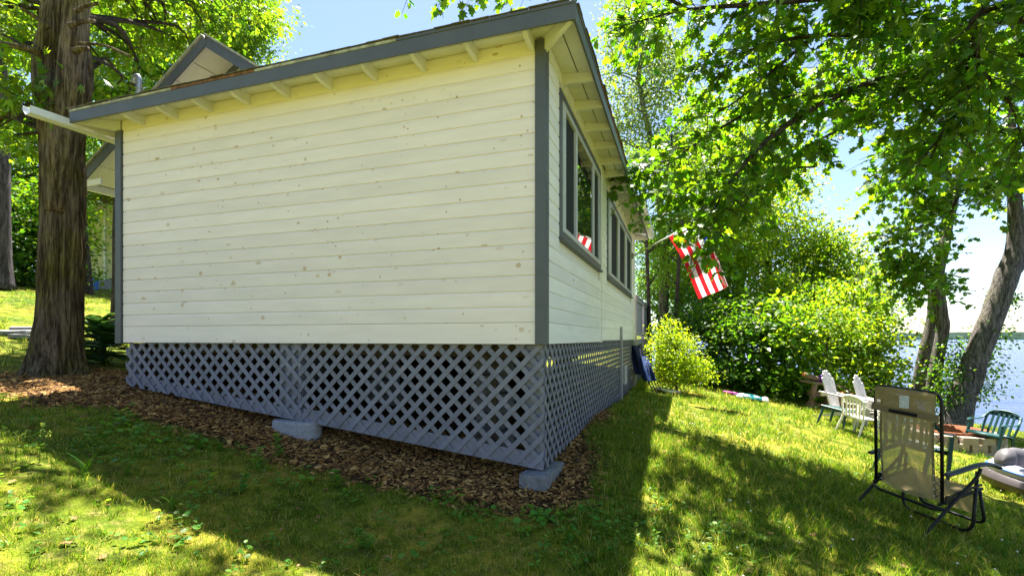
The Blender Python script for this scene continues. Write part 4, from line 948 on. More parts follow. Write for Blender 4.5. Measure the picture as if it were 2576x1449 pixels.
# lakeside twin trunk tree
d0 = 14.2; tb = gp(2352, d0)
tw = thing('twin_trunk_tree', tb, 'twin stemmed lakeside tree with pale mottled bark', 'tree')
mb = MB(); trunk_mesh(mb, [P(2312, 1005, 15), P(2325, 900, 15), P(2348, 800, 15), P(2355, 700, 15), P(2400, 500, 15), P(2470, 200, 15)], [.21, .185, .16, .15, .12, .05], 14, flare=.12); mb.build('trunk', bark_grey, tw, None, True)
mb = MB(); trunk_mesh(mb, [P(2350, 1010, d0), P(2352, 940, d0), P(2372, 830, d0), P(2366, 790, d0), P(2358, 700, d0), P(2385, 560, d0), P(2380, 300, d0)], [.19, .165, .15, .17, .15, .11, .05], 14, flare=.12); mb.build('trunk', bark_grey, tw, None, True)
rng = np.random.default_rng(95)
limbs = [(Q((2358, 700, d0), (2300, 640, d0 - .4), (2270, 650, d0 - .8), (2250, 690, d0 - 1)), .05, .01, .2), (Q((2385, 560, d0), (2330, 500, d0), (2280, 470, d0 - .5), (2250, 470, d0 - 1)), .06, .01, .2),
         (Q((2385, 560, d0), (2420, 480, d0 - .5), (2500, 470, d0 - 1)), .05, .01, .2), (Q((2382, 400, d0), (2310, 340, d0), (2250, 330, d0)), .06, .01, .2), (Q((2358, 720, d0), (2330, 690, d0 - 1), (2290, 690, d0 - 1.5)), .03, .01, .1),
         (Q((2380, 320, d0), (2300, 180, d0), (2180, 120, d0)), .06, .01, .2), (Q((2380, 320, d0), (2450, 200, d0), (2520, 100, d0)), .05, .01, .2), (Q((2382, 480, d0), (2330, 560, d0 - 1), (2260, 590, d0 - 1.6)), .03, .01, .1)]
mb, pos, d, nr, ss = twigs(rng, limbs, 22, .95, 12, .17)
mb.build('branches', bark_dark, tw, None, True)
o = obj('crown', leaf_mesh('crown', pos, d, nr, ss, T_LOBE, lf_mid), tw); o['kind'] = 'stuff'
# leaning tree at the shore
d1 = 13.4; lb_ = gp(2398, d1)
ln = thing('leaning_tree', lb_, 'thick lakeside trunk leaning right over the water', 'tree')
mb = MB(); p_ = [lb_ + Vector((-.05, 0, -.15)), P(2418, 1010, d1), P(2455, 905, d1), P(2498, 790, d1), P(2535, 690, d1), P(2556, 610, d1), P(2552, 480, d1 + .1), P(2540, 250, d1 + .2), P(2550, -50, d1)]
trunk_mesh(mb, p_, [.40, .31, .28, .27, .26, .20, .14, .11, .06], 18, flare=.15); mb.build('trunk', bark_grey, ln, None, True)
mb = MB(); trunk_mesh(mb, [P(2535, 700, d1), P(2580, 650, d1), P(2680, 560, d1), P(2800, 350, d1)], [.17, .15, .12, .06], 12); mb.build('fork', bark_grey, ln, None, True)
limbs = [(Q((2552, 500, d1), (2500, 430, d1 - .6), (2420, 420, d1 - 1.2)), .05, .01, .2), (Q((2548, 400, d1), (2600, 300, d1), (2680, 260, d1)), .05, .01, .2),
         (Q((2545, 300, d1), (2470, 240, d1), (2400, 140, d1)), .05, .01, .2), (Q((2680, 560, d1), (2640, 480, d1), (2580, 420, d1 - 1)), .04, .01, .2), (Q((2545, 250, d1), (2580, 100, d1 - 1), (2560, 0, d1 - 1.5)), .05, .01, .1)]
mb, pos, d, nr, ss = twigs(rng, limbs, 20, .9, 12, .16)
mb.build('branches', bark_dark, ln, None, True)
o = obj('crown', leaf_mesh('crown', pos, d, nr, ss, T_LOBE, lf_mid), ln); o['kind'] = 'stuff'
# vine climbing that trunk
vr = np.random.default_rng(97); vn = thing('climbing_vine', lb_ + Vector((.3, -.2, 0)), 'dark leafy vine climbing the leaning lakeside trunk', 'vine')
vp_ = [P(u, v, d1 - .25) for u, v in ((2420, 1050), (2440, 980), (2478, 880), (2512, 800), (2530, 740))]
cl = [(tuple(P(u, v, d1 + dd)), (ru * d1 / F, .35, rv * d1 / F), k) for (u, v, ru, rv, k, dd) in ((2385, 960, 26, 70, 24, .2), (2470, 950, 30, 60, 22, .2), (2420, 890, 26, 40, 12, .3), (2500, 860, 22, 50, 14, .2), (2390, 1020, 30, 30, 12, .1), (2525, 760, 14, 34, 8, .2))]
pos, d, nr, ss, cc = cloud(vr, cl, 42, .26, .09, .8, .3, .3, .6)
mb = MB(); mb.tube(smooth_path(vp_, 5), .02, 6); limbs_to(mb, vr, smooth_path(vp_, 5), [.02] * 21, cc[:30], rmax=.01, frac=(0, 1)); mb.build('stem', bark_dark, vn, None, True)
o = obj('foliage', leaf_mesh('foliage', pos, d, nr, ss, T_RH, lf_dark), vn); o['kind'] = 'stuff'

# ------------------------------------------------------------------ ground cover
grass_m, nt, n, l, bs = nodes('grass_blade')
g = n.new('ShaderNodeNewGeometry')
gc = ramp(nt, g.outputs['Random Per Island'], [(0.0, (0.026, 0.085, 0.004)), (0.4, (0.068, 0.145, 0.006)), (0.75, (0.165, 0.205, 0.010)), (0.9, (0.36, 0.29, 0.06)), (1.0, (0.46, 0.36, 0.13))])
l.new(gc, bs.inputs['Base Color']); bs.inputs['Roughness'].default_value = 0.5; bs.inputs['Specular IOR Level'].default_value = 0.3
tr = n.new('ShaderNodeBsdfTranslucent'); l.new(mixc(nt, 1.0, gc, (2.2, 2.3, 1.4), 'MULTIPLY'), tr.inputs['Color'])
mx = n.new('ShaderNodeMixShader'); mx.inputs[0].default_value = 0.45; l.new(bs.outputs[0], mx.inputs[1]); l.new(tr.outputs[0], mx.inputs[2]); l.new(mx.outputs[0], n['Material Output'].inputs['Surface'])
def under_house(x, y, m=0.02):
    hx, hy = to_house(x, y); return (hx > HX0 - m) & (hx < m) & (hy > -m + .03) & (hy < 13.3)
def scatter(rng, n_, x0, x1, y0, y1):
    return rng.uniform(x0, x1, n_), rng.uniform(y0, y1, n_)
patch = lambda x, y, s, o: np.array([mnoise.noise((a * s, b * s, o)) for a, b in zip(x, y)])
def grass(rng, zones, hmin, hmax, wd):
    X, Y, Hh, Wd = [], [], [], []
    for (n_, x0, x1, y0, y1, hs, ws, moss) in zones:
        x, y = scatter(rng, n_, x0, x1, y0, y1)
        k = np.abs(x) < y * 1.06 + 0.4; x = x[k]; y = y[k]
        pn = patch(x, y, 0.9, 1.0) + 0.5 * patch(x, y, 3.1, 5.0)
        keep = (mulch_np(x, y) < 0.35 + 0.5 * rng.random(len(x)) * (rng.random(len(x)) < .12)) & ~under_house(x, y) & (gz_np(x, y) > WATER + .12) & (rng.random(len(x)) < np.clip(0.62 + pn * 0.9 - moss, .10, 1))
        x = x[keep]; y = y[keep]; pn = pn[keep]
        X.append(x); Y.append(y); Hh.append((hmin + (hmax - hmin) * rng.random(len(x)) ** 2) * hs * np.clip(0.85 + pn * .6, .5, 1.5)); Wd.append(np.full(len(x), wd * ws))
        # denser, taller tufts
        nt_ = n_ // 55; tx_, ty_ = scatter(rng, nt_, x0, x1, y0, y1); m = np.repeat(np.arange(nt_), 16); hh_ = rng.uniform(.7, 1.6, nt_)
        x = tx_[m] + rng.normal(0, .016, len(m)) * ws; y = ty_[m] + rng.normal(0, .016, len(m)) * ws
        keep = (np.abs(x) < y * 1.06 + .4) & ~under_house(x, y) & (gz_np(x, y) > WATER + .12) & (mulch_np(x, y) < .55); m = m[keep]
        X.append(x[keep]); Y.append(y[keep]); Hh.append(hh_[m] * rng.uniform(.6, 1.2, len(m)) * hmax * .95 * hs); Wd.append(np.full(len(m), wd * ws * 1.35))
    X = np.concatenate(X); Y = np.concatenate(Y); Hh = np.concatenate(Hh); Wd = np.concatenate(Wd); N = len(X)
    Z = gz_np(X, Y) - .004; a = rng.uniform(0, 2 * np.pi, N); b = rng.uniform(0, 2 * np.pi, N); ln_ = rng.uniform(.15, 1.1, N) * Hh
    B = np.stack([X, Y, Z], -1); sx = np.stack([np.cos(a), np.sin(a), 0 * a], -1) * Wd[:, None]; le = np.stack([np.cos(b), np.sin(b), 0 * b], -1) * ln_[:, None]
    up = np.stack([0 * a, 0 * a, Hh], -1)
    V = np.stack([B - sx, B + sx, B + sx * .7 + up * .6 + le * .35, B - sx * .7 + up * .6 + le * .35, B + up + le], 1)
    i0 = (np.arange(N) * 5)[:, None, None]; Fc = (np.array([[0, 1, 2], [0, 2, 3], [3, 2, 4]])[None] + i0).reshape(-1, 3)
    return mesh_np('grass', V.reshape(-1, 3), Fc, grass_m)
rng = np.random.default_rng(101)
tag(obj('grass', grass(rng, [(150000, -5, .6, 1.9, 5.2, .75, .8, .30), (150000, .3, 5.2, 2.0, 6.0, 1.25, 1, -.1), (90000, 1.0, 12, 6, 13, 1.5, 1.9, .0), (30000, -14, -4.5, 3.8, 15, 1.6, 1.8, .1), (16000, 4, 17, 11, 17, 2.2, 2.6, 0)], .018, .06, .0017)), 'short patchy grass of the lawn around the cottage', 'grass', kind='stuff')
# bark chips
chip_m = plain('bark_chip', (0.22, 0.135, 0.07), .9, .35, 22, .3)
nt = chip_m.node_tree; g = nt.nodes.new('ShaderNodeNewGeometry')
cc_ = ramp(nt, g.outputs['Random Per Island'], [(0, (.040, .018, .005)), (.35, (.15, .066, .014)), (.75, (.33, .165, .040)), (1, (.50, .31, .10))]); nt.links.new(cc_, nt.nodes['Principled BSDF'].inputs['Base Color'])
def chips(rng, n_):
    hx = rng.uniform(-7.2, .9, n_); hy = rng.uniform(-1.1, 3.6, n_); x = C0.x + hx * AX.x + hy * AY.x; y = C0.y + hx * AX.y + hy * AY.y
    k = (mulch_np(x, y) > rng.uniform(.05, 1.0, n_) ** .8) & ~((hy > 0.9) & (hx < -.5)); x = x[k]; y = y[k]; N = len(x)
    Lc = .006 + .030 * rng.random(N) ** 2.2; Wc = Lc * rng.uniform(.3, .7, N); th_ = rng.uniform(.003, .007, N)
    a = rng.uniform(0, 6.28, N); d = np.stack([np.cos(a), np.sin(a), rng.normal(0, .3, N)], -1); nr = np.stack([rng.normal(0, .35, N), rng.normal(0, .35, N), np.ones(N)], -1)
    d, s, nr = leaf_frame(d, nr); B = np.stack([x, y, gz_np(x, y) + rng.uniform(.0, .022, N)], -1)
    TV = np.array([(-1, -.8, 0), (.9, -1, 0), (1, .7, 0), (-.8, 1, 0), (-.9, -.7, 1), (.8, -.9, 1), (.9, .6, 1), (-.7, .9, 1)])
    V = B[:, None] + TV[None, :, 0:1] * (d * Lc[:, None])[:, None] + TV[None, :, 1:2] * (s * Wc[:, None])[:, None] + TV[None, :, 2:3] * (nr * th_[:, None])[:, None]
    TF = np.array([[4, 5, 6, 7], [0, 1, 5, 4], [1, 2, 6, 5], [2, 3, 7, 6], [3, 0, 4, 7]]); Fc = (TF[None] + (np.arange(N) * 8)[:, None, None]).reshape(-1, 4)
    return mesh_np('bark_mulch', V.reshape(-1, 3), Fc, chip_m)
tag(obj('bark_mulch', chips(rng, 100000)), 'brown bark chip mulch bed along the foot of the cottage', 'mulch', kind='stuff')
# low broadleaf weeds (violets, clover leaves) through the lawn, and clover flowers on the right
def rosettes(rng, n_, x0, x1, y0, y1, size, k_, prob):
    x, y = scatter(rng, n_, x0, x1, y0, y1); pn = patch(x, y, 1.3, 9.0)
    keep = (np.abs(x) < y * 1.06) & ~under_house(x, y) & (mulch_np(x, y) < .7) & (rng.random(len(x)) < np.clip(prob + pn, .03, 1)); x = x[keep]; y = y[keep]
    m = np.repeat(np.arange(len(x)), k_); N = len(m); a = rng.uniform(0, 6.28, N); r = rng.uniform(.1, 1, N) * size * 1.3
    px = x[m] + np.cos(a) * r * .7; py = y[m] + np.sin(a) * r * .7; z = gz_np(px, py) + rng.uniform(.012, .05, N) * (size / .03)
    d = np.stack([np.cos(a), np.sin(a), rng.uniform(-.3, .5, N)], -1); nr = np.stack([rng.normal(0, .35, N), rng.normal(0, .35, N), np.ones(N)], -1)
    return leaf_arrays(np.stack([px, py, z], -1), d, nr, size * rng.uniform(.5, 1.2, N), T_RW)
T_RW = (np.array([(0, 0, 0), (.3, .36, .05), (.75, .32, .03), (1, 0, -.08), (.75, -.32, .03), (.3, -.36, .05)]), np.array([[0, 2, 1], [0, 3, 2], [0, 4, 3], [0, 5, 4]]))
Vs, Fs, o_ = [], [], 0
for a in ((900, -4, 1.0, 2.2, 4.6, .026, 7, .15), (1500, .6, 5.0, 2.2, 6.0, .022, 7, .25), (500, -3.5, .8, 2.6, 4.0, .04, 5, .1), (300, .3, 1.6, 3.0, 6.5, .036, 6, .1), (700, -4.2, .6, 3.0, 5.2, .045, 6, .02), (260, -3.6, .4, 3.2, 4.7, .065, 5, .02)):
    V, Fc = rosettes(rng, *a); Vs.append(V); Fs.append(Fc + o_); o_ += len(V)
tag(obj('broadleaf_weeds', mesh_np('broadleaf_weeds', np.concatenate(Vs), np.concatenate(Fs), lf_weed)), 'low clover and violet leaves scattered through the lawn', 'weeds', kind='stuff')
clv = plain('white_clover_flower', (.72, .70, .60), .9, .2, 60)
x, y = scatter(rng, 1500, 1.2, 8.0, 2.6, 9.5); k = (np.abs(x) < y * 1.05) & ~under_house(x, y, .5) & (rng.random(1500) < np.clip(.16 + patch(x, y, .8, 3.3), 0, .5)); x = x[k]; y = y[k]
ic = np.array([(0, 0, 1), (.9, 0, .3), (.28, .85, .3), (-.73, .53, .3), (-.73, -.53, .3), (.28, -.85, .3), (0, 0, -.6)]); icf = np.array([[0, 1 + i, 1 + (i + 1) % 5] for i in range(5)] + [[6, 1 + (i + 1) % 5, 1 + i] for i in range(5)])
B = np.stack([x, y, gz_np(x, y) + rng.uniform(.04, .075, len(x))], -1); V = B[:, None] + ic[None] * rng.uniform(.006, .011, len(x))[:, None, None]
tag(obj('clover_flowers', mesh_np('clover_flowers', V.reshape(-1, 3), (icf[None] + (np.arange(len(x)) * 7)[:, None, None]).reshape(-1, 3), clv)), 'small white clover heads dotted over the right lawn', 'clover', kind='stuff')
litter_m = leaf_mat('dead_leaf', (.24, .13, .05), (.20, .10, .03), .02, .8, .2, .8)
x, y = scatter(rng, 420, -4.5, 4.5, 2.2, 6.0); k = (np.abs(x) < y * 1.05) & ~under_house(x, y); x = x[k]; y = y[k]; a = rng.uniform(0, 6.28, len(x))
tag(obj('fallen_leaves', leaf_mesh('fallen_leaves', np.stack([x, y, gz_np(x, y) + .02], -1), np.stack([np.cos(a), np.sin(a), rng.normal(0, .25, len(x))], -1), np.stack([rng.normal(0, .3, len(x)), rng.normal(0, .3, len(x)), np.ones(len(x))], -1), rng.uniform(.02, .06, len(x)), T_LOBE, litter_m)), 'dry brown leaves and scraps strewn over the lawn', 'leaves', kind='stuff')
# taller weeds standing singly at the edge of the mulch and lawn
def weed(x, y, h, seed, kind):
    rr = np.random.default_rng(seed); z0 = gz(x, y); t = thing('weed_plant', (x, y, z0), None, None); mb = MB(); Pp, Dd, Nn, Ss = [], [], [], []
    if kind == 'leafy':
        top = Vector((x + rr.normal() * .05, y + rr.normal() * .05, z0 + h)); sp = smooth_path([(x, y, z0 - .01), Vector((x, y, z0)).lerp(top, .5) + Vector((rr.normal() * .015, 0, 0)), top], 5); mb.tube(sp, .0028, 5)
        for i, p in enumerate(sp[1:]):
            for q in range(3):
                a = rr.uniform(0, 6.28); Pp.append(p); Dd.append((math.cos(a), math.sin(a), .25)); Nn.append((rr.normal() * .3, rr.normal() * .3, 1)); Ss.append(.055 * rr.uniform(.6, 1.2) * (1.2 - .5 * i / len(sp)))
    elif kind == 'grass':
        for q in range(16):
            a = rr.uniform(0, 6.28); L = h * rr.uniform(.6, 1.2); e = Vector((math.cos(a) * L * .5, math.sin(a) * L * .5, L * .9)); b0 = Vector((x + rr.normal() * .012, y + rr.normal() * .012, z0 - .01))
            sp = smooth_path([b0, b0 + Vector((e.x * .3, e.y * .3, e.z * .65)), b0 + e], 3); mb.tube(sp, list(np.linspace(.0035, .0008, len(sp))), 4, sq=.3)
        Pp.append((x, y, z0 + .02)); Dd.append((1, 0, .3)); Nn.append((0, 0, 1)); Ss.append(.04)
    else:
        for q in range(5):
            a = rr.uniform(0, 6.28); top = Vector((x + math.cos(a) * h * .25, y + math.sin(a) * h * .25, z0 + h * rr.uniform(.7, 1.1))); sp = smooth_path([(x, y, z0 - .01), Vector((x, y, z0 + h * .4)), top], 4); mb.tube(sp, .0016, 4)
            for w_ in range(14):
                f = rr.uniform(.72, 1.05); p = Vector((x, y, z0 + h * .2)).lerp(top, f); b_ = rr.uniform(0, 6.28); Pp.append(p); Dd.append((math.cos(b_), math.sin(b_), .8)); Nn.append((rr.normal(), rr.normal(), .5)); Ss.append(.020)
    mb.build('stem', lf_weed, t); obj('leaves', leaf_mesh('leaves', np.array([tuple(p) for p in Pp]), np.array(Dd, float), np.array(Nn, float), np.array(Ss), T_RW, lf_weed if kind != 'seed' else lf_pale), t)
    return t
def gpt(u, v):
    """where the sight line through (u, v) meets the ground"""
    d = Vector(((u - CX) / F, 1, (HV - v) / F)); lo = 1.2
    for k in range(900):
        t = 1.2 + k * .03; p = d * t
        if p.z < gz(p.x, p.y): return p
    return d * 12
wd_ = [(850, 1225, .13, 'leafy', 'leafy weed at the front edge of the mulch, midway along the skirt'), (705, 1150, .20, 'leafy', 'tall leafy weed at the mulch edge in front of the rounded footing'), (660, 1175, .16, 'leafy', 'leafy weed left of the rounded footing'),
       (500, 1130, .14, 'grass', 'grass tuft in the mulch left of the rounded footing'), (555, 1135, .15, 'grass', 'bright grass tuft between the lawn and the mulch'), (320, 1200, .16, 'grass', 'sunlit grass tuft at the shadow edge on the left lawn'),
       (210, 1200, .18, 'grass', 'grass tuft with pale blades near the left shadow edge'), (100, 1165, .24, 'seed', 'pale seeding grass stalks on the far left lawn'), (40, 1160, .22, 'seed', 'leftmost seeding grass stalks at the picture edge'),
       (430, 1290, .13, 'grass', 'grass tuft on the sunlit left foreground'), (1520, 1400, .12, 'grass', 'tall grass tuft at the bottom right of centre'), (600, 1240, .12, 'leafy', 'low leafy weed in the shaded lawn'),
       (1610, 1055, .25, 'leafy', 'tallest leafy weed beside the lake side skirt'), (1590, 1020, .22, 'leafy', 'leafy weed below the utility box'), (1640, 1010, .22, 'leafy', 'leafy weed by the folded blue chair'), (1655, 1060, .2, 'grass', 'lush grass tuft at the edge of the cottage shadow'),
       (1560, 1075, .16, 'grass', 'grass tuft against the middle of the lake side skirt'), (920, 1380, .12, 'leafy', 'small leafy weed in the near foreground'), (1980, 1440, .12, 'grass', 'grass tuft in the dappled right foreground'), (2520, 1400, .16, 'grass', 'long grass tuft in the lower right corner')]
for k, (u, v, h, kd, lb) in enumerate(wd_):
    p = gpt(u, v); t = weed(p.x, p.y, h, 300 + k, kd); tag(t, lb, 'weed', 'weeds standing in the lawn and mulch')
# hostas by the left end of the cottage
for k, (u, v, d, r) in enumerate(((245, 800, 8.2, .42), (262, 850, 7.3, .34))):
    q = P(u, v, d); z0 = gz(q.x, q.y); rr = np.random.default_rng(400 + k); N = 90; a = rr.uniform(0, 6.28, N); e = rr.uniform(.1, 1, N)
    pos = np.stack([q.x + np.cos(a) * r * .35 * e, q.y + np.sin(a) * r * .35 * e, z0 + .12 + (1 - e) * .42], -1); dd = np.stack([np.cos(a), np.sin(a), .9 - 1.2 * e], -1); nr = np.stack([np.cos(a) * .3, np.sin(a) * .3, np.ones(N)], -1)
    t = thing('hosta_plant', (q.x, q.y, z0), ['broad leaved dark hosta clump behind the cedar base', 'smaller hosta clump against the corner of the cottage'][k], 'plant', 'hostas')
    obj('leaves', leaf_mesh('leaves', pos, dd, nr, np.full(N, .26) * rr.uniform(.7, 1.2, N), T_RW, lf_hosta), t)
    mb = MB(); [mb.tube([(q.x, q.y, z0 - .02), tuple(p)], .006, 4) for p in pos[:40]]; mb.build('stem', lf_hosta, t)

# ------------------------------------------------------------------ furniture and other things
def frame_at(x, y, face, z=None, tilt=1.0):
    """local +y faces 'face' (2-D direction), origin on the ground; follows the slope of the lawn"""
    f = Vector((face[0], face[1], 0)).normalized(); r = Vector((f.y, -f.x, 0)); e = .3
    f.z = (gz(x + f.x * e, y + f.y * e) - gz(x - f.x * e, y - f.y * e)) / (2 * e); r.z = (gz(x + r.x * e, y + r.y * e) - gz(x - r.x * e, y - r.y * e)) / (2 * e)
    f.z *= tilt; r.z *= tilt; f.normalize(); u = r.cross(f).normalized(); r = f.cross(u).normalized(); z = gz(x, y) if z is None else z
    return Matrix(((r.x, f.x, u.x, x), (r.y, f.y, u.y, y), (r.z, f.z, u.z, z), (0, 0, 0, 1)))

# ---- reclining mesh lounge chair in front
mesh_m, nt, n, l, bs = nodes('tan_mesh_sling')
t_ = tex(nt, 'noise', 30, detail=3); l.new(ramp(nt, t_.outputs['Fac'], [(.3, (.31, .23, .105)), (.7, (.40, .30, .145))]), bs.inputs['Base Color']); bs.inputs['Roughness'].default_value = .8
tp_b = n.new('ShaderNodeBsdfTransparent'); tl_b = n.new('ShaderNodeBsdfTranslucent'); tl_b.inputs['Color'].default_value = (.48, .35, .15, 1)
m1 = n.new('ShaderNodeMixShader'); m1.inputs[0].default_value = .35; l.new(bs.outputs[0], m1.inputs[1]); l.new(tl_b.outputs[0], m1.inputs[2])
m2 = n.new('ShaderNodeMixShader'); m2.inputs[0].default_value = .20; l.new(m1.outputs[0], m2.inputs[1]); l.new(tp_b.outputs[0], m2.inputs[2]); l.new(m2.outputs[0], n['Material Output'].inputs['Surface'])
sling_hem = plain('tan_hem_webbing', (.20, .15, .075), .85, .15, 30, .1)
arm_pad = plain('grey_blue_arm_rest', (.02, .022, .03), .35, .15, 8, spec=.6)
tag_m, nt, n, l, bs = nodes('printed_care_label')
wv = tex(nt, 'wave', 60, stretch=(0, 0, 1)); wv.bands_direction = 'Z'; nz2 = tex(nt, 'noise', 160, stretch=(1, 1, .4), detail=2)
l.new(mixc(nt, math_n(nt, 'MULTIPLY', math_n(nt, 'GREATER_THAN', wv.outputs['Fac'], .6), math_n(nt, 'GREATER_THAN', nz2.outputs['Fac'], .47)), (.72, .72, .70), (.22, .22, .22)), bs.inputs['Base Color'])
rx, ry = 3.06, 4.10; MR = frame_at(rx, ry, (.985, .174), tilt=.45)
rec = thing('recliner', (rx, ry, gz(rx, ry)), 'tan mesh reclining lounge chair with black tube frame, seen from behind', 'chair')
W = .285
def arc_rect(yb, zb, yt, zt, hw, rc=.07):
    """open U of tube: up the left side, across the top with rounded corners, down the right"""
    d = Vector((0, yt - yb, zt - zb)); L = d.length; d.normalize(); pts = [Vector((-hw, yb, zb))]
    for a in np.linspace(0, math.pi / 2, 6): pts.append(Vector((-hw + rc - rc * math.cos(a), yb, zb)) + d * (L - rc + rc * math.sin(a)))
    for a in np.linspace(math.pi / 2, 0, 6): pts.append(Vector((hw - rc + rc * math.cos(a), yb, zb)) + d * (L - rc + rc * math.sin(a)))
    pts.append(Vector((hw, yb, zb))); return pts
BY0, BZ0, BY1, BZ1 = .17, .24, .07, 1.08
MB().tube(arc_rect(BY0, BZ0, BY1, BZ1, W), .0125, 10).build('back_frame', black_metal, rec, MR, True)
def bp(x, t, off=0):   # point on back plane: t 0 bottom .. 1 top; off backwards
    return Vector((x, BY0 + (BY1 - BY0) * t - off, BZ0 + (BZ1 - BZ0) * t))
fb = MB(); hwf = .235
fb.grid(lambda u, v: bp(-hwf + 2 * hwf * u, .03 + .955 * v, .035 * math.sin(math.pi * u) * (1 - .5 * v) - .01 + .02 * math.sin(v * math.pi)), 14, 20)
bk = fb.build('back_sling', mesh_m, rec, MR, True)
for s_ in (-1, 1):
    MB().grid(lambda u, v: bp(s_ * (hwf - .022 + .022 * u), .03 + .95 * v, .002 - .01 + .02 * math.sin(v * math.pi)), 2, 16).build('hem', sling_hem, bk, MR, True)
    # bungee lacing
    mb = MB(); pts = []
    for k in range(23):
        t = .05 + k * .031; pts.append(bp(s_ * (W - .006 if k % 2 else hwf + .004), t, .0))
    mb.tube(pts, .0035, 5); mb.build('lacing', black_metal, rec, MR)
    mb = MB(); [mb.grid(sphere(bp(s_ * (hwf - .008), .05 + k * .062, .006), .006), 6, 5) for k in range(12)]; mb.build('grommets', white_plastic, bk, MR)['kind'] = 'stuff'
# pillow pocket over the top and its straps
MB().grid(lambda u, v: bp(-.262 + .524 * u, .80 + .205 * v, .030 + .012 * math.sin(math.pi * u) - .035 * max(0, v - .9) * 10), 12, 8).build('head_pillow', mesh_m, rec, MR, True)
MB().box(-W - .004, W + .004, -.004, .004, -.026, .026, Matrix.Translation(bp(0, .775, .034))).build('strap', sling_hem, rec, MR)
MB().box(-.115, .125, -.004, .003, -.014, .012, Matrix.Translation(bp(0, .768, .043))).build('velcro_band', black_metal, rec, MR)
MB().box(-.035, .045, -.002, .002, -.05, .05, Matrix.Translation(bp(.02, .875, .048)) @ Matrix.Rotation(R(-4), 4, 'Y')).build('care_label', tag_m, rec, MR)
# seat and foot rest
SY0, SZ0, SY1, SZ1 = .17, .25, .53, .365; FY, FZ = .62, .075
for s_ in (-1, 1):
    MB().tube(smooth_path([(s_ * W, .14, .235), (s_ * W, SY0 + .02, SZ0), (s_ * W, SY1, SZ1)], 4), .0115, 8).build('seat_rail', black_metal, rec, MR, True)
    mb = MB(); mb.tube([Vector((s_ * (W - .006 if k % 2 else hwf + .004), SY0 + .03 + k * .0165, SZ0 + .012 + k * .0055)) for k in range(20)], .0035, 5); mb.build('lacing', black_metal, rec, MR)
    mb = MB(); mb.tube([Vector((s_ * (W - .030 if k % 2 else .20), SY1 + .010 + k * .0048, SZ1 - .02 - k * .0155)) for k in range(17)], .0035, 5); mb.build('lacing', black_metal, rec, MR)
MB().grid(lambda u, v: (-hwf + 2 * hwf * u, SY0 - .02 + (SY1 - SY0) * v, SZ0 + .005 + (SZ1 - SZ0) * v - .025 * math.sin(math.pi * u)), 10, 12).build('seat_sling', mesh_m, rec, MR, True)
MB().grid(lambda u, v: (-.20 + .40 * u, SY1 + (FY - SY1) * v * .9, SZ1 - .01 + (FZ + .04 - SZ1) * v * .9), 8, 8).build('foot_sling', mesh_m, rec, MR, True)
fp = arc_rect(SY1, SZ1, FY, FZ, W - .022, .06); MB().tube(fp, .0115, 8).build('foot_frame', black_metal, rec, MR, True)
# legs: rear legs rise forward to the arms, front U stands upright
for s_ in (-1, 1):
    MB().tube(smooth_path([(s_ * (W + .028), 0.0, .008), (s_ * (W + .028), .20, .225), (s_ * (W + .028), .42, .45), (s_ * (W + .026), .46, .53)], 4), .0125, 8).build('leg', black_metal, rec, MR, True)
    MB().grid(sphere((s_ * (W + .028), .0, .006), .018), 8, 6).build('foot_cap', galv, rec, MR)
    MB().tube([(s_ * (W + .012), .17, .245), (s_ * (W + .014), .28, .33), (s_ * (W + .014), .50, .40)], .009, 8).build('link_bar', black_metal, rec, MR, True)
    MB().tube(smooth_path([(s_ * (W + .045), .12, .47), (s_ * (W + .045), .22, .50), (s_ * (W + .045), .42, .56), (s_ * (W + .045), .54, .565), (s_ * (W + .045), .62, .54)], 5), [.016] + [.030] * 18 + [.024, .016], 12, sq=.5).build('arm_rest', arm_pad, rec, MR, True)
    MB().box(s_ * (W + .02) - .006, s_ * (W + .02) + .006,   .17, .25, .24, .31, c=.003).build('bracket', black_metal, rec, MR)
MB().tube([(-W - .028, .175, .20), (-W + .06, .145, .185), (W - .06, .145, .185), (W + .028, .175, .20)], .0125, 8).build('rear_crossbar', black_metal, rec, MR, True)
MB().tube(arc_rect(.46, .50, .47, .012, W + .006, .09), .0125, 8).build('front_leg', black_metal, rec, MR, True)

